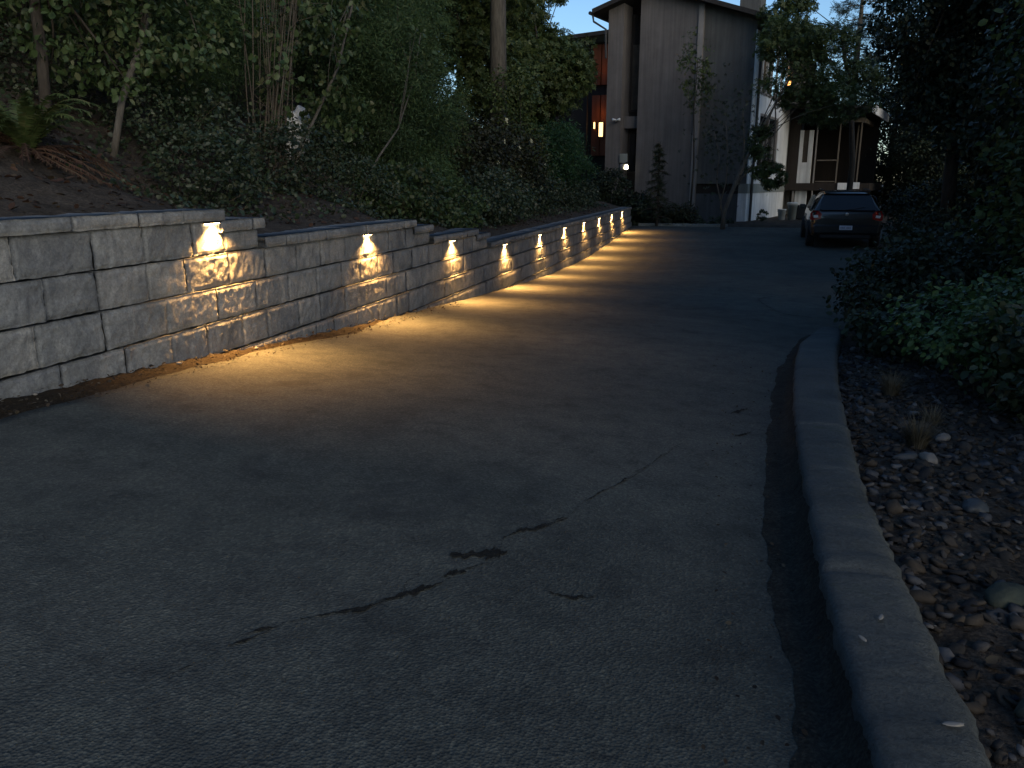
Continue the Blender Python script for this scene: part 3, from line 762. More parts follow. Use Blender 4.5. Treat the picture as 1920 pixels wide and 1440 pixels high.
# pale weathered rock
def lump(name, r, mat, parent=None, seed=0, sub=3, amp=.25, bumps=()):
    import bmesh
    bm = bmesh.new(); bmesh.ops.create_icosphere(bm, subdivisions=sub, radius=1)
    for v in bm.verts:
        p = v.co.copy(); k = 1+amp*noise.noise(p*1.1+Vector((seed, 0, 0)))+amp*.45*noise.noise(p*2.7+Vector((0, seed, 0)))+amp*.15*noise.noise(p*7+Vector((0, 0, seed)))
        for (bx, by, bz_, w, h) in bumps:
            d = (p-Vector((bx, by, bz_))).length; k += h*math.exp(-(d/w)**2)
        v.co = Vector((p.x*r[0], p.y*r[1], p.z*r[2]))*k
    me = bpy.data.meshes.new(name); bm.to_mesh(me); bm.free()
    me.polygons.foreach_set('use_smooth', [True]*len(me.polygons)); me.materials.append(mat)
    o = bpy.data.objects.new(name, me); C.objects.link(o)
    if parent: o.parent = parent
    return o
M_pale = simple_mat('lichened_pale_stone', (.72, .75, .70), .8, .5, 9, bs=.7, bscale=30)
o = lump('pale_rock', (.17, .22, .34), M_pale, seed=3, amp=.35, bumps=[(.2, .8, .6, .5, .35), (0, -.7, -.7, .5, .25)])
o.location = (-5.6, 10.05, bz(-5.6, 10.05)+.34); o.rotation_euler = (0, .1, .2)
tag(o, 'pale whitish weathered rock half hidden by leaves on the bank', 'rock')

# leaf litter and twigs on the soil behind the cap
def litter(name, n, xr, yr, mat, size, zf, label, tmpl=T_BROAD, up=2.0):
    x = RNG.uniform(*xr, n); y = RNG.uniform(*yr, n); z = np.array([zf(a, b) for a, b in zip(x, y)])+.01
    V, Q = leaves(np.stack([x, y, z], 1), size*(.5+RNG.random(n)), tmpl, up, None, 0, 0)
    tag(quads_object(name, V, Q, mat), label, 'leaf litter', kind='stuff')
litter('leaf_litter', 5200, (-6.2, -3.62), (2.5, 27), L_dead, .045, bank, 'brown dead leaves scattered over the bank soil')
litter('ground_cover', 16000, (-7.0, -3.75), (5.2, 27), L_dull, .04, lambda a, b: bank(a, b)+.03+.05*random.random(), 'low dull green ground cover over the bank soil', T_ROUND, 1.0)

# ------------------------------------------------------------------ right side: rocks and planting
def bedz(x, y): return ground_z(x, y)
gm_V = []; 
def gravel():
    n = 5200; y = .6+RNG.random(n)*7.6; x = np.array([kerbR(b) for b in y])+.03+RNG.random(n)**1.3*2.6
    T = np.array([(1, 0, 0), (0, 1, 0), (-1, 0, 0), (0, -1, 0), (0, 0, .6), (0, 0, -.6), (.7, .7, .3), (-.7, .6, .3)])
    F = np.array([(4, 0, 6, 1), (4, 1, 7, 2), (4, 2, 3, 4), (4, 3, 0, 4)]); 
    F = np.array([(4, 0, 6, 1), (4, 1, 7, 2), (2, 3, 5, 5)])
    # low 10-face pebble: two stacked rings
    rings = [(.75, -.35), (1, .0), (.7, .35)]; tv = []; tf = []
    for (r, z) in rings:
        for k in range(6): a = PI/3*k; tv.append((r*math.cos(a), r*math.sin(a), z))
    for i in range(2):
        for k in range(6): tf.append((i*6+k, i*6+(k+1) % 6, i*6+6+(k+1) % 6, i*6+6+k))
    tf += [(12, 13, 14, 15), (12, 15, 16, 17)]
    tv = np.array(tv); tf = np.array(tf)
    s = (.010+.02*RNG.random(n)**2); ang = RNG.random(n)*6.28; z = np.array([bedz(a, b) for a, b in zip(x, y)])
    V = np.empty((n, len(tv), 3)); sx = s*(.8+.8*RNG.random(n)); tl = RNG.normal(size=(n, 2))*.3
    V[:, :, 0] = tv[None, :, 0]*sx[:, None]; V[:, :, 1] = tv[None, :, 1]*s[:, None]; V[:, :, 2] = tv[None, :, 2]*s[:, None]
    V += RNG.normal(size=V.shape)*(s*.12)[:, None, None]
    X = V[:, :, 0]*np.cos(ang)[:, None]-V[:, :, 1]*np.sin(ang)[:, None]; Y = V[:, :, 0]*np.sin(ang)[:, None]+V[:, :, 1]*np.cos(ang)[:, None]
    Z = V[:, :, 2]+X*tl[:, :1]+Y*tl[:, 1:]
    P = np.stack([X+x[:, None], Y+y[:, None], Z+z[:, None]+.008], 2)
    Q = tf[None]+(np.arange(n)*len(tv))[:, None, None]
    tag(quads_object('gravel', P, Q, M_rock, smooth=False), 'small dark stones and grit between the cobbles', 'gravel', kind='stuff')
gravel()
protos = [lump('river_cobble', (1, .72, .5), M_rock, seed=i*7+1, sub=2, amp=.5) for i in range(7)]
def place_rock(o, x, y, s, rz, label, group, sink=.3, tilt=(0, 0)):
    o.location = (x, y, bedz(x, y)+s*.5*(1-sink)); o.scale = (s, s, s); o.rotation_euler = (tilt[0], tilt[1], rz); tag(o, label, 'rock', group)
rr = random.Random(11); used = []
cnt = 0; tries = 0
while cnt < 270 and tries < 9000:
    tries += 1
    y = .9+rr.random()*6.2; x = kerbR(y)+.07+rr.random()**1.1*1.75
    s = rr.choice([.018, .022, .026, .03, .036, .045])
    if any((x-a)**2+(y-b)**2 < (.8*(s+c))**2 for a, b, c in used): continue
    used.append((x, y, s))
    o = protos[cnt] if cnt < 7 else protos[cnt % 7].copy()
    if cnt >= 7: C.objects.link(o)
    place_rock(o, x, y, s, rr.random()*6.28, 'small rounded grey-brown river cobble in the dim rock bed right of the kerb', 'river cobbles in the rock bed', tilt=(rr.uniform(-.3, .3), rr.uniform(-.3, .3)))
    cnt += 1
M_egg = simple_mat('pale_egg_stone', (.2, .18, .155), .6, .15, 12)
M_bl = simple_mat('blue_grey_stone', (.05, .058, .064), .6, .25, 14)
M_gn = simple_mat('mossy_green_stone', (.045, .055, .042), .85, .35, 12, bs=.5, bscale=40)
for (x, y, r, m, lab, rz) in [(1.0, 3.98, (.05, .032, .03), M_egg, 'pale egg-shaped stone, brightest in the rock bed below the dry grass', 2.0),
        (.90, 3.98, (.06, .022, .02), M_bl, 'flat blue-grey stone just left of the pale egg-shaped stone', .3),
        (.86, 2.42, (.065, .05, .03), M_gn, 'large mossy grey-green rock beside the kerb', .5), (1.02, 2.35, (.10, .08, .05), M_gn, 'large mossy rock at the right edge above the kerb corner', 1.2),
        (.76, 1.78, (.07, .05, .035), M_gn, 'flat mossy rock near the lower right corner', .2), (.92, 2.0, (.085, .06, .04), M_gn, 'dark angular mossy rock between the two large mossy rocks and the corner', 2.2),
        (1.2, 4.55, (.045, .03, .025), M_egg, 'small pale stone right of the dry grass tuft', .8), (1.02, 3.3, (.055, .045, .025), M_bl, 'broad grey-blue flat rock in the middle of the rock bed', .9)]:
    o = lump('bed_rock', r, m, seed=x*9+y, sub=3, amp=.3); o.location = (x, y, bedz(x, y)+r[2]*.75); o.rotation_euler = (.1, -.1, rz); tag(o, lab, 'rock')

def tuft(base, label, n, h, mat, spread=.5, group=None):
    k = np.arange(n); a = RNG.random(n)*6.28; L = h*(.5+.6*RNG.random(n)); e = spread*(.3+.9*RNG.random(n)); V = []; Q = []
    for i in range(n):
        d = np.array((math.cos(a[i]), math.sin(a[i]), 0)); s = np.array((-d[1], d[0], 0))*.0022; b0 = d*RNG.random()*.05
        pts = [b0+d*e[i]*L[i]*t**1.6+np.array((0, 0, L[i]*(t-.35*e[i]*t*t))) for t in (0, .33, .66, 1)]
        q = len(V)
        for j, p in enumerate(pts): w = (1-.3*j); V += [p-s*w, p+s*w]
        for j in range(3): Q.append((q+2*j, q+2*j+1, q+2*j+3, q+2*j+2))
    o = quads_object('grass_tuft', V, Q, mat); o.location = base; tag(o, label, 'grass', group)
tuft((1.03, 4.35, bedz(1.03, 4.35)), 'wide dry tan grass tuft just above the pale egg-shaped stone', 420, .19, L_dry, .8)
tuft((1.16, 5.75, bedz(1.16, 5.75)), 'dry grey-green grass tuft under the dark bush near the kerb', 320, .2, L_dry, .7)
tuft((1.25, 5.0, bedz(1.25, 5.0)), 'small dry grass tuft between the two larger tufts', 160, .14, L_dry, .8)
litter('gutter_debris', 420, (-.02, .40), (.9, 7.0), L_litter, .012, lambda a, b: road_surf(a, b)+.006 if a < kerbL(b)-.02 else road_surf(kerbL(b)-.03, b)+.02, 'dark leaf bits washed along the gutter')
litter('soil_debris', 700, (-3.2, -2.9), (2.4, 9), L_litter, .02, lambda a, b: road_surf(a, b)+.008, 'dark leaf bits along the wall foot')
litter('fallen_leaves', 5200, (.62, 3.0), (1.0, 8.0), L_litter, .026, bedz, 'brown leaf litter over the rock bed')

def gz(x, y): return ground_z(x, y)
plant('dark_shrub', 'dark low spreading shrub at the far tip of the kerb', 'shrub', (1.95, 8.9, gz(1.95, 8.9)),
      [(0, 0, .5, .75, 1.1, .5, 8000, 60), (.75, 1.3, .5, .9, 1.1, .5, 7000, 60), (-.3, -1.2, .3, .5, .7, .3, 2600, 50)], L_dark, .055, T_BROAD, .5, .2, M_bark, .012, 12)
plant('viburnum_bush', 'bright green broad-leaved bush at right above the rock bed', 'bush', (2.2, 6.35, gz(2.2, 6.35)),
      [(-.2, 0, .5, .75, .8, .28, 3600, 26), (.2, -.3, .5, .85, .8, .4, 3400, 26)], L_bright, .048, T_BROAD, .9, .2, M_bark, .012, 12)
plant('viburnum_bush', 'dull green leafy bush low at the right edge below the bright green bush', 'bush', (2.3, 5.9, gz(2.3, 5.9)),
      [(-.1, -.1, .4, .65, .9, .42, 2600, 26), (-.1, -.9, .25, .5, .7, .3, 1300, 26)], L_dull, .06, T_BROAD, .5, .2, M_bark, .008, 12)
plant('laurel_shrub', 'tall olive leafy shrub rising at the right edge behind the bright green bush', 'shrub', (3.6, 8.9, gz(3.6, 8.9)),
      [(-.1, 0, 1.4, 1.0, 1.0, .9, 5200, 40), (-.1, .2, 2.7, 1.1, 1.1, 1.0, 5200, 40), (-.2, 0, .5, 1.0, 1.0, .6, 3000, 40)], L_maple, .07, T_BROAD, .5, .2, M_bark, .02, 14)
plant('roadside_bush', 'dark bush half covering the lower right corner of the parked car', 'bush', (4.35, 18.8, gz(4.35, 18.8)),
      [(0, 0, .55, .95, 1.4, .6, 9500, 60), (-.35, -2.6, .45, .95, 1.5, .5, 8500, 60), (-.75, -5.0, .4, .9, 1.5, .5, 8500, 60)], L_dark, .065, T_BROAD, .5, .2, M_bark, .01, 12)
for (x, y, lab) in [(5.5, 24.2, 'dark bush on the verge just right of the parked car'), (6.9, 29.5, 'dark bush on the verge farther off, between the car and the deck'), (8.6, 25.5, 'dark bush deep in the shade right of the car')]:
    plant('verge_bush', lab, 'bush', (x, y, gz(x, y)), [(0, 0, .7, 1.2, 1.7, .8, 6500, 55)], L_dark, .09, T_BROAD, .5, .2, M_bark, .01, 10, 'dark bushes on the right verge')
RT = [(4.9, 14.2, 1.0, 'dark tall roadside tree at right between the laurel shrub and the car'), (6.6, 19.5, 1.15, 'dark roadside tree beside the parked car'), (5.9, 10.5, 1.0, 'dark roadside tree at the right edge behind the laurel shrub'),
      (9.0, 15.0, 1.3, 'dark tree farther off at the right edge'), (7.6, 23.5, 1.15, 'dark tree beyond the parked car, right of the deck'), (11.5, 41, 1.3, 'dark far tree right of the house with sky through its edge'), (5.2, 5.6, 1.0, 'dark tree right of the camera past the rock bed'), (12.5, 24, 1.4, 'dark tree in the background right of the car, deep behind'), (15.5, 40, 1.6, 'farthest dark tree right of the house'), (7.4, 43, 1.1, 'far dark tree seen past the deck roof'), (4.8, 52, .8, 'far dark tree behind the house'), (8.6, 38.6, 1.05, 'dark tree closest to the right end of the deck'), (10.4, 46, 1.4, 'tall far dark tree right of the deck roof'), (4.6, 1.4, 1.0, 'unseen tree added right of the camera to shade the kerb')]  # last tree stands out of view, added to darken the kerb side
tf = None
for i, (x, y, s, lab) in enumerate(RT):
    if tf is None:
        tf = plant('roadside_tree', lab, 'tree', (x, y, gz(x, y)),
            [(0, 0, 1.0, 1.3, 1.6, 1.0, 6500, 45), (.2, 0, 2.8, 1.6, 1.9, 1.3, 8500, 45), (.2, .2, 5.0, 1.6, 1.9, 1.4, 7000, 45), (.1, 0, 7.2, 1.3, 1.5, 1.2, 3500, 45)], L_dark, .11, T_BROAD, .4, .3, M_bark, .04, 18,
            trunk=([(0, 0, -.2), (.1, 0, 2), (.05, .1, 5), (0, 0, 7.5)], [.16, .13, .09, .03]), crown_name='crown', stem_name='trunk', group='dark roadside trees at right')
    else:
        copy_tree(tf, (x, y, gz(x, y)), random.uniform(0, 6.28), (s, s, s), lab)

plant('overhanging_tree', 'tall dark tree with high branches hanging over the parked car', 'tree', (4.9, 20.5, gz(4.9, 20.5)),
      [(-1.0, 0, 5.2, 1.1, 1.3, 1.1, 4200, 40), (-1.5, .2, 6.6, 1.1, 1.2, .9, 3600, 40), (.4, 0, 3.6, 1.5, 1.6, 1.5, 7000, 45), (0, 0, 6.4, 1.7, 1.7, 1.5, 6000, 45), (-.9, 0, 3.6, .8, .9, .6, 1400, 40)], L_dark, .10, T_BROAD, .4, .3, M_bark, .035, 18,
      trunk=([(0, 0, -.2), (-.1, 0, 2.5), (-.4, 0, 5), (-.5, 0, 7.5)], [.17, .14, .1, .03]), crown_name='crown', stem_name='trunk')
fir('fir_tree', 'dark fir behind the house roof with boughs against the sky', (5.6, 44, -1.3), 12, .25, 5.5, 2600, 2.6, L_dark, None, .3)
# ------------------------------------------------------------------ house
KX, KY = .66, 32.0
TD = Vector((-.9659, .2588, 0)); QD = Vector((.2588, .9659, 0))   # t: leftwards along the gable face, q: away along the side
HM = Matrix(((TD.x, QD.x, 0, KX), (TD.y, QD.y, 0, KY), (0, 0, 1, 0), (0, 0, 0, 1)))
def HP(t, q, z): return HM @ Vector((t, q, z))
house = empty('house', (KX, KY, -1.5), 0, 'tall dim grey-brown house with white side wall, deck and a few orange-lit windows', 'house')
IH = Matrix.Translation((-KX, -KY, 1.5)) @ HM
def hb(boxes, name, mat, parent=house, ch=0.0):
    mb = MB()
    for b in boxes: mb.box(*b, M=IH, ch=ch)
    return mb.build(name, mat, parent)
def hpoly(pts, q0, q1, name, mat, parent=house):
    """prism: polygon (t,z) between q0 and q1"""
    n = len(pts); vs = [tuple(IH @ Vector((t, q0, z))) for t, z in pts]+[tuple(IH @ Vector((t, q1, z))) for t, z in pts]
    fs = [tuple(range(n)), tuple(range(2*n-1, n-1, -1))]+[(i, n+i, n+(i+1) % n, (i+1) % n) for i in range(n)]
    mb = MB(); mb.add(vs, fs); return mb.build(name, mat, parent)
def rake(t): return 5.62+.345*(t+.2) if t < 3.9 else 5.62+.345*4.1-.30*(t-3.9)
hpoly([(2.04, -2.0), (4.43, -2.0), (4.43, rake(4.43)), (3.9, rake(3.9)), (2.04, rake(2.04))], 0, .5, 'gable_wall', M_wallA)
hpoly([(0.02, -.05), (2.04, -.05), (2.04, rake(2.04)), (0.02, rake(0.02))], .06, .5, 'gable_wall', M_wallB)
hb([(.02, 2.04, .16, .5, -.42, -.05)], 'belt_course', M_wood)
hb([(.02, 2.04, .08, .5, -2.0, -.42)], 'foundation', M_found)
hb([(1.94, 2.14, -.09, .06, -1.5, rake(2.04)-.05)], 'corner_board', M_trim)
# left pilaster and recess with windows
hpoly([(5.12, -2.0), (5.75, -2.0), (5.75, rake(5.75)), (5.12, rake(5.12))], .0, .9, 'pilaster', M_wallA)
hb([(4.43, 5.12, .85, 1.0, -2.0, 6.4)], 'recess_wall', M_wood)
hb([(4.43, 5.12, .35, .85, 2.1, 2.55)], 'spandrel', M_wallA)
for z0, z1 in ((2.75, 5.35), (.35, 2.0)):
    w = hb([(4.46, 4.54, .78, .85, z0, z1), (5.02, 5.10, .78, .85, z0, z1), (4.54, 5.02, .78, .85, z0, z0+.08), (4.54, 5.02, .78, .85, z1-.08, z1)], 'window_frame', M_wood)
    hb([(4.54, 5.02, .80, .84, z0+.08, z1-.08)], 'pane', M_curtain if z0 > 1 else M_pane, w)
# white side wall (faces -t), with openings
SW = [(-.0, .22, .5, 1.3, -.05, 3.2), (-.0, .22, 1.3, 4.6, -.05, .55), (-.0, .22, 1.3, 4.6, 2.6, 3.2), (-.0, .22, 4.6, 6.65, -.05, 3.2)]
hb([(-.02, .02, 0, .5, -.05, 5.3)], 'side_wall', M_white)
hb([(-.02, .3, .5, 1.3, -.05, 3.2), (-.02, .3, 1.3, 4.6, -.05, .55), (-.02, .3, 1.3, 4.6, 2.55, 3.2), (-.02, .3, 4.6, 6.65, -.05, 3.2)], 'side_wall', M_white)
hb([(.0, .3, 6.66, 12, -2.0, 5.6)], 'side_wall', M_wallB)
hb([(-.045, .3, 0.0, 6.65, -.40, -.05)], 'concrete_band', M_band)
hb([(-.02, .3, 0.0, 6.65, -2.0, -.40)], 'side_wall', M_white)
w = hb([(.0, .12, 1.3, 1.38, .55, 2.55), (.0, .12, 4.52, 4.6, .55, 2.55), (.0, .12, 1.38, 4.52, .55, .63), (.0, .12, 1.38, 4.52, 2.47, 2.55), (.0, .12, 2.9, 2.98, .63, 2.47)], 'window_frame', M_trim)
hb([(.06, .1, 1.38, 4.52, .63, 2.47)], 'pane', M_pane, w)
# upper gallery with uprights
hb([(.9, 1.05, .5, 6.65, 3.2, 6.0)], 'recess_wall', M_wallB)
hb([(-.03, .9, .5, 6.65, 3.2, 3.32)], 'gallery_floor', M_trim)
hb([(-.02, .06, q, q+.09, 3.32, 5.3) for q in (1.2, 2.0, 2.8, 3.7, 4.6, 5.6)], 'gallery_uprights', M_white)
wl = hb([(.82, .9, 5.6, 5.68, 3.6, 5.0), (.82, .9, 6.3, 6.38, 3.6, 5.0)], 'window_frame', M_wood)
M_orange = emit_mat('orange_lit_window', (1.0, .42, .10), 2.2)
hb([(.84, .88, 5.68, 6.3, 3.6, 5.0)], 'pane', M_pane, wl)
lt = hb([(-.10, -.02, 5.72, 5.84, 3.92, 3.97), (-.10, -.02, 5.72, 5.84, 4.66, 4.72)], 'porch_lantern', M_metal)
M_lan = emit_mat('orange_lantern', (1.0, .45, .12), 5)
hb([(-.12, .0, 5.72, 5.84, 3.97, 4.25), (-.12, .0, 5.72, 5.84, 4.31, 4.66)], 'lantern_glass', M_lan, lt)
# roofs
def slab(quad, th, name, mat, parent=house):
    a = [IH @ Vector(p) for p in quad]; vs = [tuple(p) for p in a]+[tuple(p+Vector((0, 0, th))) for p in a]
    mb = MB(); mb.add(vs, [(3, 2, 1, 0), (4, 5, 6, 7), (0, 1, 5, 4), (1, 2, 6, 5), (2, 3, 7, 6), (3, 0, 4, 7)]); return mb.build(name, mat, parent)
rf = slab([(-.75, -.5, rake(-.75)), (3.9, -.5, rake(3.9)), (3.9, 12, rake(3.9)), (-.75, 12, rake(-.75))], .16, 'roof', M_roof)
slab([(3.9, -.5, rake(3.9)), (6.25, -.5, rake(6.25)), (6.25, 12, rake(6.25)), (3.9, 12, rake(3.9))], .16, 'roof', M_roof)
mb = MB(); mb.box(.55, 1.35, 2.5, 3.3, 5.5, 8.6, M=IH); mb.box(.5, 1.4, 2.45, 3.35, 8.6, 8.75, M=IH); mb.build('chimney', M_wallB, rf)
mb = MB()
mb.tube([tuple(IH @ Vector(p)) for p in ((6.33, -.5, rake(6.25)+.02), (6.33, 12, rake(6.25)+.02))], .07, 8)
mb.tube([tuple(IH @ Vector(p)) for p in ((6.3, -.3, rake(6.25)-.02), (6.28, -.25, rake(6.25)-.25), (5.82, -.1, rake(6.25)-.55), (5.80, -.06, rake(6.25)-1.6))], .04, 8)
mb.tube([tuple(IH @ Vector(p)) for p in ((-.82, -.5, rake(-.75)+.02), (-.82, 12, rake(-.75)+.02))], .07, 8)
mb.build('gutter', M_metal, house)
mb = MB(); mb.tube([tuple(IH @ Vector(p)) for p in ((-.1, .42, 5.4), (-.1, .42, -1.5))], .05, 8); mb.build('downspout', M_metal, house)
# left wing, farther back, with lit cedar entry
hb([(5.75, 13, 4.5, 5.0, -2, 6.1)], 'wing_wall', M_wood)
slab([(5.6, 3.6, 6.35), (13.2, 3.6, 6.1), (13.2, 9, 6.5), (5.6, 9, 6.9)], .16, 'wing_roof', M_roof)
hb([(7.3, 7.9, 4.36, 4.5, 4.3, 6.0), (7.96, 8.35, 4.36, 4.5, 4.3, 6.0), (7.3, 7.9, 4.36, 4.5, 1.2, 3.85), (7.96, 8.35, 4.36, 4.5, 1.2, 3.85)], 'entry_siding', M_cedar)
hb([(8.3, 9.2, 3.7, 3.8, -2, 3.9)], 'entry_screen', M_wood)
w = hb([(7.70, 7.74, 4.28, 4.36, 2.0, 2.7), (7.95, 7.99, 4.28, 4.36, 2.0, 2.7), (7.74, 7.95, 4.28, 4.36, 2.0, 2.04), (7.74, 7.95, 4.28, 4.36, 2.66, 2.7)], 'window_frame', M_wood)
M_warm = emit_mat('warm_lit_window', (1.0, .62, .26), 2.6)
hb([(7.74, 7.95, 4.30, 4.34, 2.04, 2.66)], 'lit_pane', M_warm, w)
w2 = hb([(8.10, 8.13, 4.28, 4.36, 2.38, 2.7), (8.22, 8.25, 4.28, 4.36, 2.38, 2.7)], 'window_frame', M_wood)
hb([(8.13, 8.22, 4.30, 4.34, 2.4, 2.68)], 'lit_pane', M_warm, w2)
def glow(name, loc, col, e, size=.12, parent=house):
    l = bpy.data.lights.new(name, 'POINT'); l.energy = e; l.color = col; l.shadow_soft_size = size
    o = bpy.data.objects.new(name, l); C.objects.link(o); o.parent = parent; o.location = IH @ Vector(loc); return o
glow('entry_lamp', (7.75, 3.95, 3.0), (1, .42, .12), 2.4)
glow('entry_lamp', (7.75, 3.95, 4.9), (1, .42, .12), 1.3)
# small lit garden lamp at the recess
lr = empty('path_lamp', HP(4.78, -.1, -.1)+Vector((0, 0, -.3)), 0, 'small bright lit path lamp low beside the recess of the house', 'lamp')
mb = MB(); mb.tube([(0, 0, -1.0), (0, 0, .9)], .02, 8); mb.build('post', M_metal, lr)
mb = MB(); mb.lathe([(.03, .9), (.09, .93), (.07, 1.06), (.02, 1.1)]); mb.build('lamp_glass', emit_mat('cool_lamp', (1, .9, .62), 6), lr, True)
mb = MB(); mb.lathe([(.11, 1.1), (.04, 1.16), (.01, 1.2)]); mb.build('lamp_cap', M_metal, lr, True)
pb = empty('meter_box', HP(4.95, .0, .75), 0, 'pale grey box on the recess wall above the small path lamp', 'box')
mb = MB(); mb.box(-.16, .16, -.06, .06, 0, .36, ch=.02); mb.build('box_body', M_band, pb); mb = MB(); mb.lathe([(.13, -.28), (.14, -.2), (.13, -.03)], 0, 0, 0, 14); mb.build('meter', M_trim, pb, True)
# spotlights at the spandrel
fl = empty('flood_light', HP(5.25, -.12, 2.38), 0, 'small pale twin floodlight on the left pilaster of the house', 'light')
for s in (-1, 1):
    mb = MB(); mb.tube([(0, 0, 0), (s*.05, -.05, .02), (s*.14, -.12, .03)], [.02, .03, .055], 10); mb.build('lamp_head', M_white, fl, True)
mb = MB(); mb.box(-.05, .05, 0, .1, -.05, .05, ch=.01); mb.build('junction_box', M_trim, fl)
# deck to the right (t negative)
deck = empty('deck', (KX, KY, -1.5), 0, 'covered wooden deck with slim pale posts at the right side of the house', 'deck')
def db(boxes, name, mat, ch=0.0): return hb(boxes, name, mat, deck, ch)
q0 = 6.65
db([(-3.5, -.05, q0, q0+4.5, -.34, -.03)], 'deck_floor', M_wood)
db([(-.46, -.03, q0+.25, q0+.5, -.03, 2.9)], 'dark_panel', M_wood)
db([(-1.02, -.47, q0+.3, q0+.45, -.03, .85)], 'lower_panel', M_white)
db([(-1.02, -.85, q0+.3, q0+.45, .85, 2.2), (-.62, -.47, q0+.3, q0+.45, .85, 2.2)], 'window_jamb', M_white)
db([(-.85, -.62, q0+.36, q0+.42, .85, 2.2)], 'pane', M_curtain)
for w, h0, h1 in ((1.22, -1.5, 2.35), (2.14, -.03, 2.45), (2.65, -.03, 2.45), (2.98, -.03, 2.45)):
    qq = q0+(.02 if w != 2.65 else 1.6)
    db([(-w-.025, -w+.025, qq, qq+.06, h0, h1)], 'post', M_beam if w > 1.5 else M_trim)
db([(-3.1, -2.05, q0-.02, q0+.1, 2.45, 2.62)], 'front_beam', M_beam)
db([(-3.06, -2.94, q0+.1, q0+3.8, 2.45, 2.62)], 'side_beam', M_beam)
slab([(-3.5, q0-1.6, 2.85), (-.05, q0-1.6, 3.1), (-.05, q0+4.4, 3.1), (-3.5, q0+4.4, 2.85)], .1, 'deck_roof', M_roof, deck)
db([(-3.56, -3.51, q0-1.6, q0+4.4, 2.68, 3.02)], 'fascia', M_white)
db([(-2.1, -1.3, q0+.02, q0+.06, .9, .95), (-2.1, -1.3, q0+.02, q0+.06, .02, .06)], 'rail', M_beam)
db([(-2.78, -2.25, q0-.06, q0-.01, -.30, -.02)], 'white_skirt_board', M_white)
db([(-3.12, -2.80, q0-.06, q0-.01, -.27, .0)], 'white_skirt_board', M_white)
db([(-.95, -.45, q0+.3, q0+.36, -1.45, -.36)], 'white_door', M_white)
db([(-.44, -.36, q0+.1, q0+.18, -1.5, -.36), ], 'support_post', M_trim)
db([(-3.2, -3.1, q0+.1, q0+.2, -1.6, -.34)], 'support_post', M_trim)
db([(-3.4, -.03, q0+1.4, q0+1.5, -1.7, -.34)], 'under_deck_wall', M_wood)
db([(-3.3, -.03, q0+3.4, q0+3.5, -.03, 2.9)], 'back_wall', M_wood)
# buckets beside the wall
M_plw = simple_mat('white_plastic', (.6, .62, .6), .5, .1)
M_plg = simple_mat('grey_plastic', (.3, .33, .32), .5, .1)
M_plb = simple_mat('black_plastic', (.02, .02, .022), .5, .1)
def bucket(x, y, r, h, mat, label, lid=None):
    z = gz(x, y); b = empty('bucket', (x, y, z), 0, label, 'bucket')
    mb = MB(); mb.lathe([(r*.8, 0), (r*.97, h*.9), (r*1.06, h*.9), (r*1.06, h), (r*.95, h)]); mb.build('pail', mat, b, True)
    if lid: mb = MB(); mb.lathe([(r*1.12, h+.003), (r*1.14, h+.03), (r*1.05, h+.06), (r*.4, h+.065)]); mb.build('lid', lid, b, True)
    mb = MB(); mb.tube([(r*1.05*math.cos(a), .02-r*.3*math.sin(a), h*.85-r*.7*math.sin(a)) for a in np.linspace(0, PI, 9)], .006, 5); mb.build('handle', M_metal, b)
bucket(2.12, 34.1, .16, .42, M_plw, 'white plastic bucket at the foot of the white house wall')
bucket(2.52, 34.3, .19, .62, M_plg, 'grey bucket with a wide white lid beside the white bucket', M_plw)
cr = empty('storage_bin', (2.98, 34.5, gz(2.98, 34.5)), -.2, 'black storage bin standing between the lidded bucket and the parked car', 'bin')
mb = MB(); mb.box(-.26, .26, -.2, .2, 0, .5, ch=.04); mb.build('bin_body', M_plb, cr); mb = MB(); mb.box(-.29, .29, -.23, .23, .502, .56, ch=.02); mb.build('lid', M_plb, cr)

# ------------------------------------------------------------------ small tree and shrubs before the house
plant('yard_maple', 'small multi-stemmed tree with pale stems standing before the house corner', 'tree', (-.1, 27.9, -1.48),
      [(2.1, .9, 4.7, 1.3, 1.0, .9, 2300, 22), (3.2, 1.2, 4.0, 1.2, 1.0, .7, 2000, 22), (1.7, .6, 5.9, 1.1, .8, .6, 1400, 22), (1.0, .4, 2.4, .42, .4, .9, 1000, 22), (1.45, .5, 1.75, .45, .4, .5, 700, 20), (2.7, 1.2, 5.8, 1.1, .8, .6, 1200, 22)], L_maple, .10, T_LOBED, .6, .3, M_barkpale, .022, 16,
      trunk=([(0, 0, -.1), (.03, 0, .55), (.3, .1, 1.4), (.75, .3, 2.6), (1.4, .6, 3.9), (1.9, .8, 4.9)], [.09, .075, .06, .05, .035, .02]), crown_name='crown', stem_name='trunk')
o = bpy.data.objects.get('yard_maple')
mb = MB()
for pts, r in (([(0, 0, .3), (-.12, 0, .9), (-.28, .05, 1.5), (-.25, .05, 2.3), (-.45, .05, 3.1)], .035), ([(-.1, 0, .9), (.02, .02, 1.5), (.02, .02, 2.4), (-.1, .05, 3.4)], .025), ([(.2, .05, 1.0), (.55, .15, 1.9), (.5, .15, 2.8), (.4, .1, 3.8)], .03), ([(.3, .1, 1.3), (.8, .2, 2.0), (1.3, .4, 2.8), (2.2, .7, 4.0)], .03)):
    mb.tube(pts, [r*(1-.17*i) for i in range(len(pts))], 6)
mb.build('side_stems', M_barkpale, o, True)
P = RNG.normal(size=(500, 3))*np.array((.55, .25, .9))+np.array((-.1, 0, 3.0)); V, Q = leaves(P, .06+.05*RNG.random(500), T_LOBED, .4, None, 0, .3); quads_object('sparse_leaves', V, Q, L_dark, o)
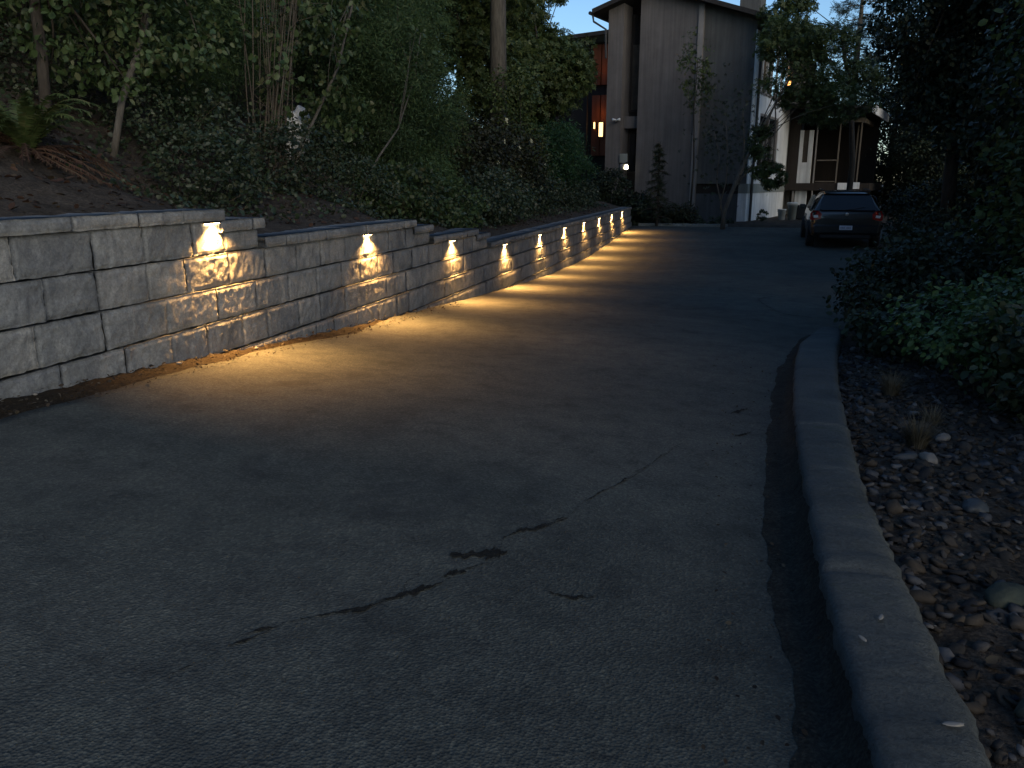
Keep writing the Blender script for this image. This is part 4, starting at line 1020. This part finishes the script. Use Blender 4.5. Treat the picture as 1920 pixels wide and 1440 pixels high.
plant('olive_tree', 'olive-leaved tree hiding the right roof corner and chimney of the house', 'tree', (4.1, 31.0, gz(4.1, 31.0)),
      [(-2.45, .2, 7.0, .85, .8, .8, 2300, 24), (-2.6, .2, 5.9, .65, .7, .7, 1100, 22), (-1.7, .2, 6.1, .7, .7, .5, 900, 20), (-.2, 0, 5.0, .9, .9, .5, 900, 20)], L_maple, .11, T_LOBED, .5, .4, M_bark, .03, 16,
      trunk=([(0, 0, -.2), (.05, 0, 2.0), (-.2, 0, 4.2), (-.7, .1, 6.4)], [.12, .10, .08, .04]), crown_name='crown', stem_name='trunk')
plant('vine_foliage', 'wisp of olive leaves hanging before the pale corner board high on the house', 'plant', (-1.3, 30.6, -1.4),
      [(0, 0, 5.2, .6, .4, 1.4, 620, 9)], L_maple, .09, T_LOBED, .5, .3, M_bark, .012, 6, trunk=([(0, 0, -.1), (.05, 0, 2), (-.05, 0, 4), (0, 0, 5.6)], [.035, .03, .02, .01]))
fir('young_spruce', 'small dark spruce standing against the grey gable wall', (-2.35, 28.9, -1.45), 2.7, .05, .3, 1500, .6, L_dark, None, .12)
plant('foundation_shrub', 'dark shrub just past the far end of the retaining wall', 'shrub', (-3.1, 29.9, -1.45), [(0, 0, .5, .8, .8, .6, 5000, 60)], L_dark, .09, T_BROAD, .5, .2, M_bark, .012, 8)
plant('foundation_shrub', 'low reddish-dark shrub between the spruce and the pale corner board', 'shrub', (-1.9, 29.8, -1.45), [(0, 0, .35, .9, .6, .4, 3600, 60)], L_red, .08, T_BROAD, .5, .2, M_bark, .012, 8)
plant('foundation_shrub', 'thin low shrub along the wall under the pale corner board', 'shrub', (-.7, 30.7, -1.47), [(0, 0, .12, 1.0, .3, .14, 1600, 60)], L_dull, .06, T_BROAD, .5, .2, M_bark, .006, 8)
plant('foundation_shrub', 'tall dark shrub by the recess of the house above the wall end', 'shrub', (-4.3, 30.4, -1.2), [(0, 0, .8, .8, .8, .8, 5200, 60)], L_dark, .09, T_BROAD, .5, .2, M_bark, .012, 8)
plant('foundation_shrub', 'tiny leafy plant at the foot of the white side wall', 'plant', (1.35, 32.6, -1.45), [(0, 0, .22, .25, .2, .2, 260, 20)], L_dull, .07, T_BROAD, .5, .2, M_bark, .006, 5)
mb = MB()
for i in range(26):
    a = -3.0+i*.118; mb.box(a, a+.112, 29.05+.01*math.sin(i*3), 29.2, -1.52, -1.40+.006*math.sin(i*5), ch=.012)
tag(mb.build('bed_edging', M_band), 'low grey stone edging between the driveway and the house bed', 'edging')
# stone steps beyond the wall end
st = empty('garden_steps', (-4.1, 29.6, -1.45), .1, 'dim stone steps climbing left just past the wall end', 'steps')
for i in range(4):
    mb = MB(); mb.box(-.5-.28*i, .5-.28*i, -.2, 1.2, .17*i-.1, .17*(i+1), ch=.02); mb.build('step', M_band, st)

# ------------------------------------------------------------------ parked car
def car():
    root = empty('parked_car', (2.98, 22.4, R(2, 24.3)-.03), rad(-2), 'dark hatchback parked nose-in at the top right of the driveway, seen from behind', 'car')
    M_paint = simple_mat('dark_car_paint', (.02, .021, .023), .32, .05, 2, metallic=.3, coat=.8)
    M_gl = mat_glass('car_glass', (.006, .007, .008), .25)
    M_blk = simple_mat('black_trim', (.015, .015, .016), .6, .1)
    M_rub = simple_mat('tyre_rubber', (.02, .02, .02), .85, .1)
    M_rim = simple_mat('alloy', (.35, .35, .36), .35, .1, metallic=.9)
    mr, nt, b = new_mat('tail_lamp_red'); b.inputs['Base Color'].default_value = (.30, .012, .012, 1); b.inputs['Roughness'].default_value = .2; b.inputs['Coat Weight'].default_value = 1
    mw, nt, b = new_mat('clear_lens'); b.inputs['Base Color'].default_value = (.7, .68, .68, 1); b.inputs['Roughness'].default_value = .15
    st = [(-.02, .62, .70, .40), (.0, .80, .92, .30), (.06, .845, .98, .26), (.20, .86, 1.12, .24), (.45, .865, 1.36, .22), (.62, .87, 1.425, .2), (1.2, .875, 1.455, .2), (2.0, .875, 1.45, .2), (2.5, .87, 1.40, .2), (2.95, .87, 1.16, .2), (3.25, .865, .98, .2), (3.7, .84, .90, .22), (4.05, .76, .78, .26), (4.15, .66, .66, .34)]
    V = []; Q = []; npf = None
    for (y, hw, top, bot) in st:
        sh = min(.93, top-.04); g = max(0, min(1, (top-.98)/.45))
        half = [(0, bot), (.55*hw, bot), (.92*hw, bot+.02), (.985*hw, bot+.14), (hw, .62), (.985*hw, .80), (.955*hw, sh), (hw*(.93-.12*g), sh+(top-sh)*.45), (hw*(.87-.19*g), sh+(top-sh)*.86), (hw*(.70-.14*g), top-.006), (0, top)]
        ring = half+[(-x, z) for x, z in half[-2:0:-1]]
        npf = len(ring)
        V += [(x, y, z) for x, z in ring]
    for j in range(len(st)-1):
        for i in range(npf): Q.append((j*npf+i, j*npf+(i+1) % npf, (j+1)*npf+(i+1) % npf, (j+1)*npf+i))
    h = npf//2
    for e, off in ((0, 0), (1, (len(st)-1)*npf)):
        for i in range(h):
            a, b_, c, d = off+i, off+i+1, off+(npf-i-1) % npf, off+(npf-i) % npf
            if i == 0: continue
            Q.append((a, d, c, b_) if e == 0 else (a, b_, c, d))
    body = quads_object('body', V, Q, M_paint, root, True)
    sb = body.modifiers.new('s', 'SUBSURF'); sb.levels = 2; sb.render_levels = 2
    def panel(name, pts, mat, th=.012, parent=root, n=(0, -1, 0)):
        n = Vector(n); k = len(pts); vs = [tuple(Vector(p)) for p in pts]+[tuple(Vector(p)+n*th) for p in pts]
        mb = MB(); mb.add(vs, [tuple(range(k)), tuple(range(2*k-1, k-1, -1))]+[(i, (i+1) % k, k+(i+1) % k, k+i) for i in range(k)]); return mb.build(name, mat, parent)
    def gate(x, z, o=.012):  # point on the sloping tailgate glass plane
        t = (z-.96)/(1.40-.96); return (x, .03+.46*t-.03-o, z)
    rw = panel('rear_window', [gate(-.66, .99), gate(-.60, .965), gate(.60, .965), gate(.66, .99), gate(.62, 1.20), gate(.555, 1.35), gate(.50, 1.375), gate(-.50, 1.375), gate(-.555, 1.35), gate(-.62, 1.20)], M_gl, .01)
    mb = MB(); mb.tube([gate(0, .97, .03), gate(.2, 1.0, .03), gate(.42, 1.04, .03)], .008, 5); mb.build('wiper', M_blk, rw)
    mb = MB(); mb.box(-.55, .55, .36, .50, 1.405, 1.43, ch=.01); mb.build('spoiler', M_paint, root)
    for s in (-1, 1):
        tl = panel('tail_light', [(s*.62, -.015, .74), (s*.80, .0, .70), (s*.868, .10, .72), (s*.872, .18, .86), (s*.82, .03, .95), (s*.68, -.01, .945), (s*.60, -.012, .86)][::(1 if s > 0 else -1)], mr, .022)
        panel('reverse_lens', [(s*.68, -.042, .78), (s*.79, -.034, .77), (s*.80, -.03, .83), (s*.69, -.04, .84)][::(1 if s > 0 else -1)], mw, .006, tl)
        # side windows
        def sw(y, z): 
            g = (z-.93)/.5; return (s*(.835-.15*g), y, z)
        panel('side_window', [sw(.62, .97), sw(1.35, .96), sw(1.35, 1.32), sw(.78, 1.30), sw(.66, 1.22)], M_gl, .012, n=(s, 0, 0))
        panel('side_window', [sw(1.42, .96), sw(2.9, .95), sw(2.45, 1.30), sw(1.42, 1.33)], M_gl, .012, n=(s, 0, 0))
        mb = MB(); mb.box(s*.87, s*1.03, 2.62, 2.72, .93, 1.05, ch=.02); mb.build('door_mirror', M_paint, root)
        mb = MB(); mb.tube([(s*.57, .75, 1.44), (s*.57, 1.0, 1.475), (s*.57, 2.1, 1.475), (s*.57, 2.3, 1.44)], .014, 6); mb.build('roof_rail', M_blk, root)
        for y in (.72, 3.35):
            w = empty('wheel', (s*.80, y, .31)); w.parent = root
            mb = MB(); vs = []; prof = [(.20, -.09), (.29, -.10), (.31, -.07), (.31, .07), (.29, .10), (.20, .09)]
            mb.lathe(prof, n=28); mb.v = [(z, x, y_) for x, y_, z in mb.v]; mb.build('tyre', M_rub, w, True)
            mb = MB(); mb.lathe([(.03, .085), (.19, .06), (.2, .09), (.2, -.09), (.19, -.06)], n=28)
            mb.v = [(z*s, x, y_) for x, y_, z in mb.v]; mb.build('rim', M_rim, w, True)
            mb = MB(); mb.box(s*.70, s*.885, y-.37, y+.37, .30, .36); 
            mb = MB(); mb.tube([(s*.872, y+.36*math.cos(a), .31+.36*math.sin(a)) for a in np.linspace(0, PI, 13)], .022, 6); mb.build('wheel_arch', M_blk, root)
    mb = MB(); mb.box(-.80, .80, -.075, .06, .36, .60, ch=.05); bp = mb.build('bumper', M_paint, root)
    mb = MB(); mb.box(-.62, .62, -.04, .1, .24, .355, ch=.03); mb.build('valance', M_blk, root)
    mb = MB(); mb.box(-.155, .155, -.092, -.078, .47, .58, ch=.004)
    M_plate = simple_mat('licence_plate', (.55, .56, .66), .4, .05)
    pl = mb.build('licence_plate', M_plate, root)
    mb = MB()
    for k in range(7):
        if k == 3: continue
        x = -.125+k*.0365; mb.box(x, x+.006, -.0965, -.093, .495, .545); mb.box(x+.016, x+.022, -.0965, -.093, .495, .545); mb.box(x+.006, x+.016, -.0965, -.093, .539, .545)
        if k % 2: mb.box(x+.006, x+.016, -.0965, -.093, .517, .523)
    mb.build('plate_characters', simple_mat('plate_ink', (.03, .04, .14), .5), pl)
    mb = MB(); mb.lathe([(.045, 0), (.045, .01), (.03, .016)], n=20); mb.v = [(x, -.03-z, .86+y) for x, y, z in mb.v]; mb.build('badge', M_rim, root, True)
    mb = MB(); mb.box(-.35, .35, -.03, -.015, .66, .675); mb.build('tailgate_seam', M_blk, root)
    mb = MB(); mb.tube([(-.5, -.02, .27), (-.5, .2, .27)], .03, 10); mb.build('exhaust', M_rim, root)
car()

# ------------------------------------------------------------------ small pale bits
M_bit = simple_mat('pale_leaf', (.22, .21, .19), .7, .2, 30)
for (x, y, s, rz, dz, lab) in [(.475, 1.48, .010, .2, 'k', 'pale dry leaf lying across the kerb top near the bottom'), (.42, 1.9, .007, 1.2, 'k', 'tiny pale fleck on the kerb top above the dry leaf'), (.36, 1.78, .007, 2, 'k', 'small grey fleck near the left edge of the kerb top'),
                           (-3.2, 3.05, .010, 0, 'r', 'small white pebble at the foot of the wall at left'), (-3.18, 4.1, .014, .5, 'r', 'pale stone chip at the wall foot left of the first pool of light'), (-3.15, 4.9, .012, 1.0, 'r', 'small pale chip in the soil strip under the first light'),
                           (-3.22, 6.9, .02, .3, 'r', 'broken pale stone piece at the wall foot under the second light')]:
    z = R(x, y)+(.135 if dz == 'k' else .0)
    if dz == 'k': z = R(kerbL(y), y)+.135
    o = lump('stone_chip' if dz == 'r' else 'leaf_scrap', (1.5, .8, .5) if dz == 'r' else (2.2, .8, .12), M_bit, seed=x*5+y, sub=2, amp=.5); o.location = (x, y, z+s*.2); o.scale = (s, s, s); o.rotation_euler = (0, 0, rz); tag(o, lab, 'stone' if dz == 'r' else 'leaf')

# ------------------------------------------------------------------ sky, sun, camera
S = bpy.context.scene
w = bpy.data.worlds.new('World'); S.world = w; w.use_nodes = True; nt = w.node_tree
bg = nt.nodes['Background']; sky = nt.nodes.new('ShaderNodeTexSky'); sky.sky_type = 'NISHITA'; sky.sun_disc = False
SUN_EL, SUN_AZ = 15.0, 140.0
sky.sun_elevation = rad(SUN_EL); sky.sun_rotation = rad(SUN_AZ); sky.air_density = 1.0; sky.dust_density = .2; sky.ozone_density = 3.9
nt.links.new(sky.outputs[0], bg.inputs['Color']); bg.inputs['Strength'].default_value = .15
sl = bpy.data.lights.new('sun', 'SUN'); sl.energy = 1.6; sl.angle = rad(50); sl.color = (1.0, .83, .60)
so = bpy.data.objects.new('sun', sl); C.objects.link(so)
d = Vector((math.sin(rad(SUN_AZ))*math.cos(rad(SUN_EL)), math.cos(rad(SUN_AZ))*math.cos(rad(SUN_EL)), math.sin(rad(SUN_EL))))
so.rotation_euler = d.to_track_quat('Z', 'Y').to_euler()

cam = bpy.data.cameras.new('camera'); co = bpy.data.objects.new('camera', cam); C.objects.link(co)
cam.sensor_width = 36; cam.lens = 36*1500/1920; cam.clip_end = 2000; cam.clip_start = .05
th = math.atan(378/1500)
co.matrix_world = Matrix.Rotation(rad(14.7), 4, 'Z') @ Matrix.Rotation(PI/2-th, 4, 'X')
S.camera = co
S.view_settings.view_transform = 'Standard'; S.view_settings.look = 'None'; S.view_settings.exposure = 0.15; S.view_settings.gamma = 1
S.render.engine = 'CYCLES'; S.cycles.max_bounces = 6; S.cycles.diffuse_bounces = 3; S.cycles.transparent_max_bounces = 4
S.cycles.sample_clamp_indirect = 3.0
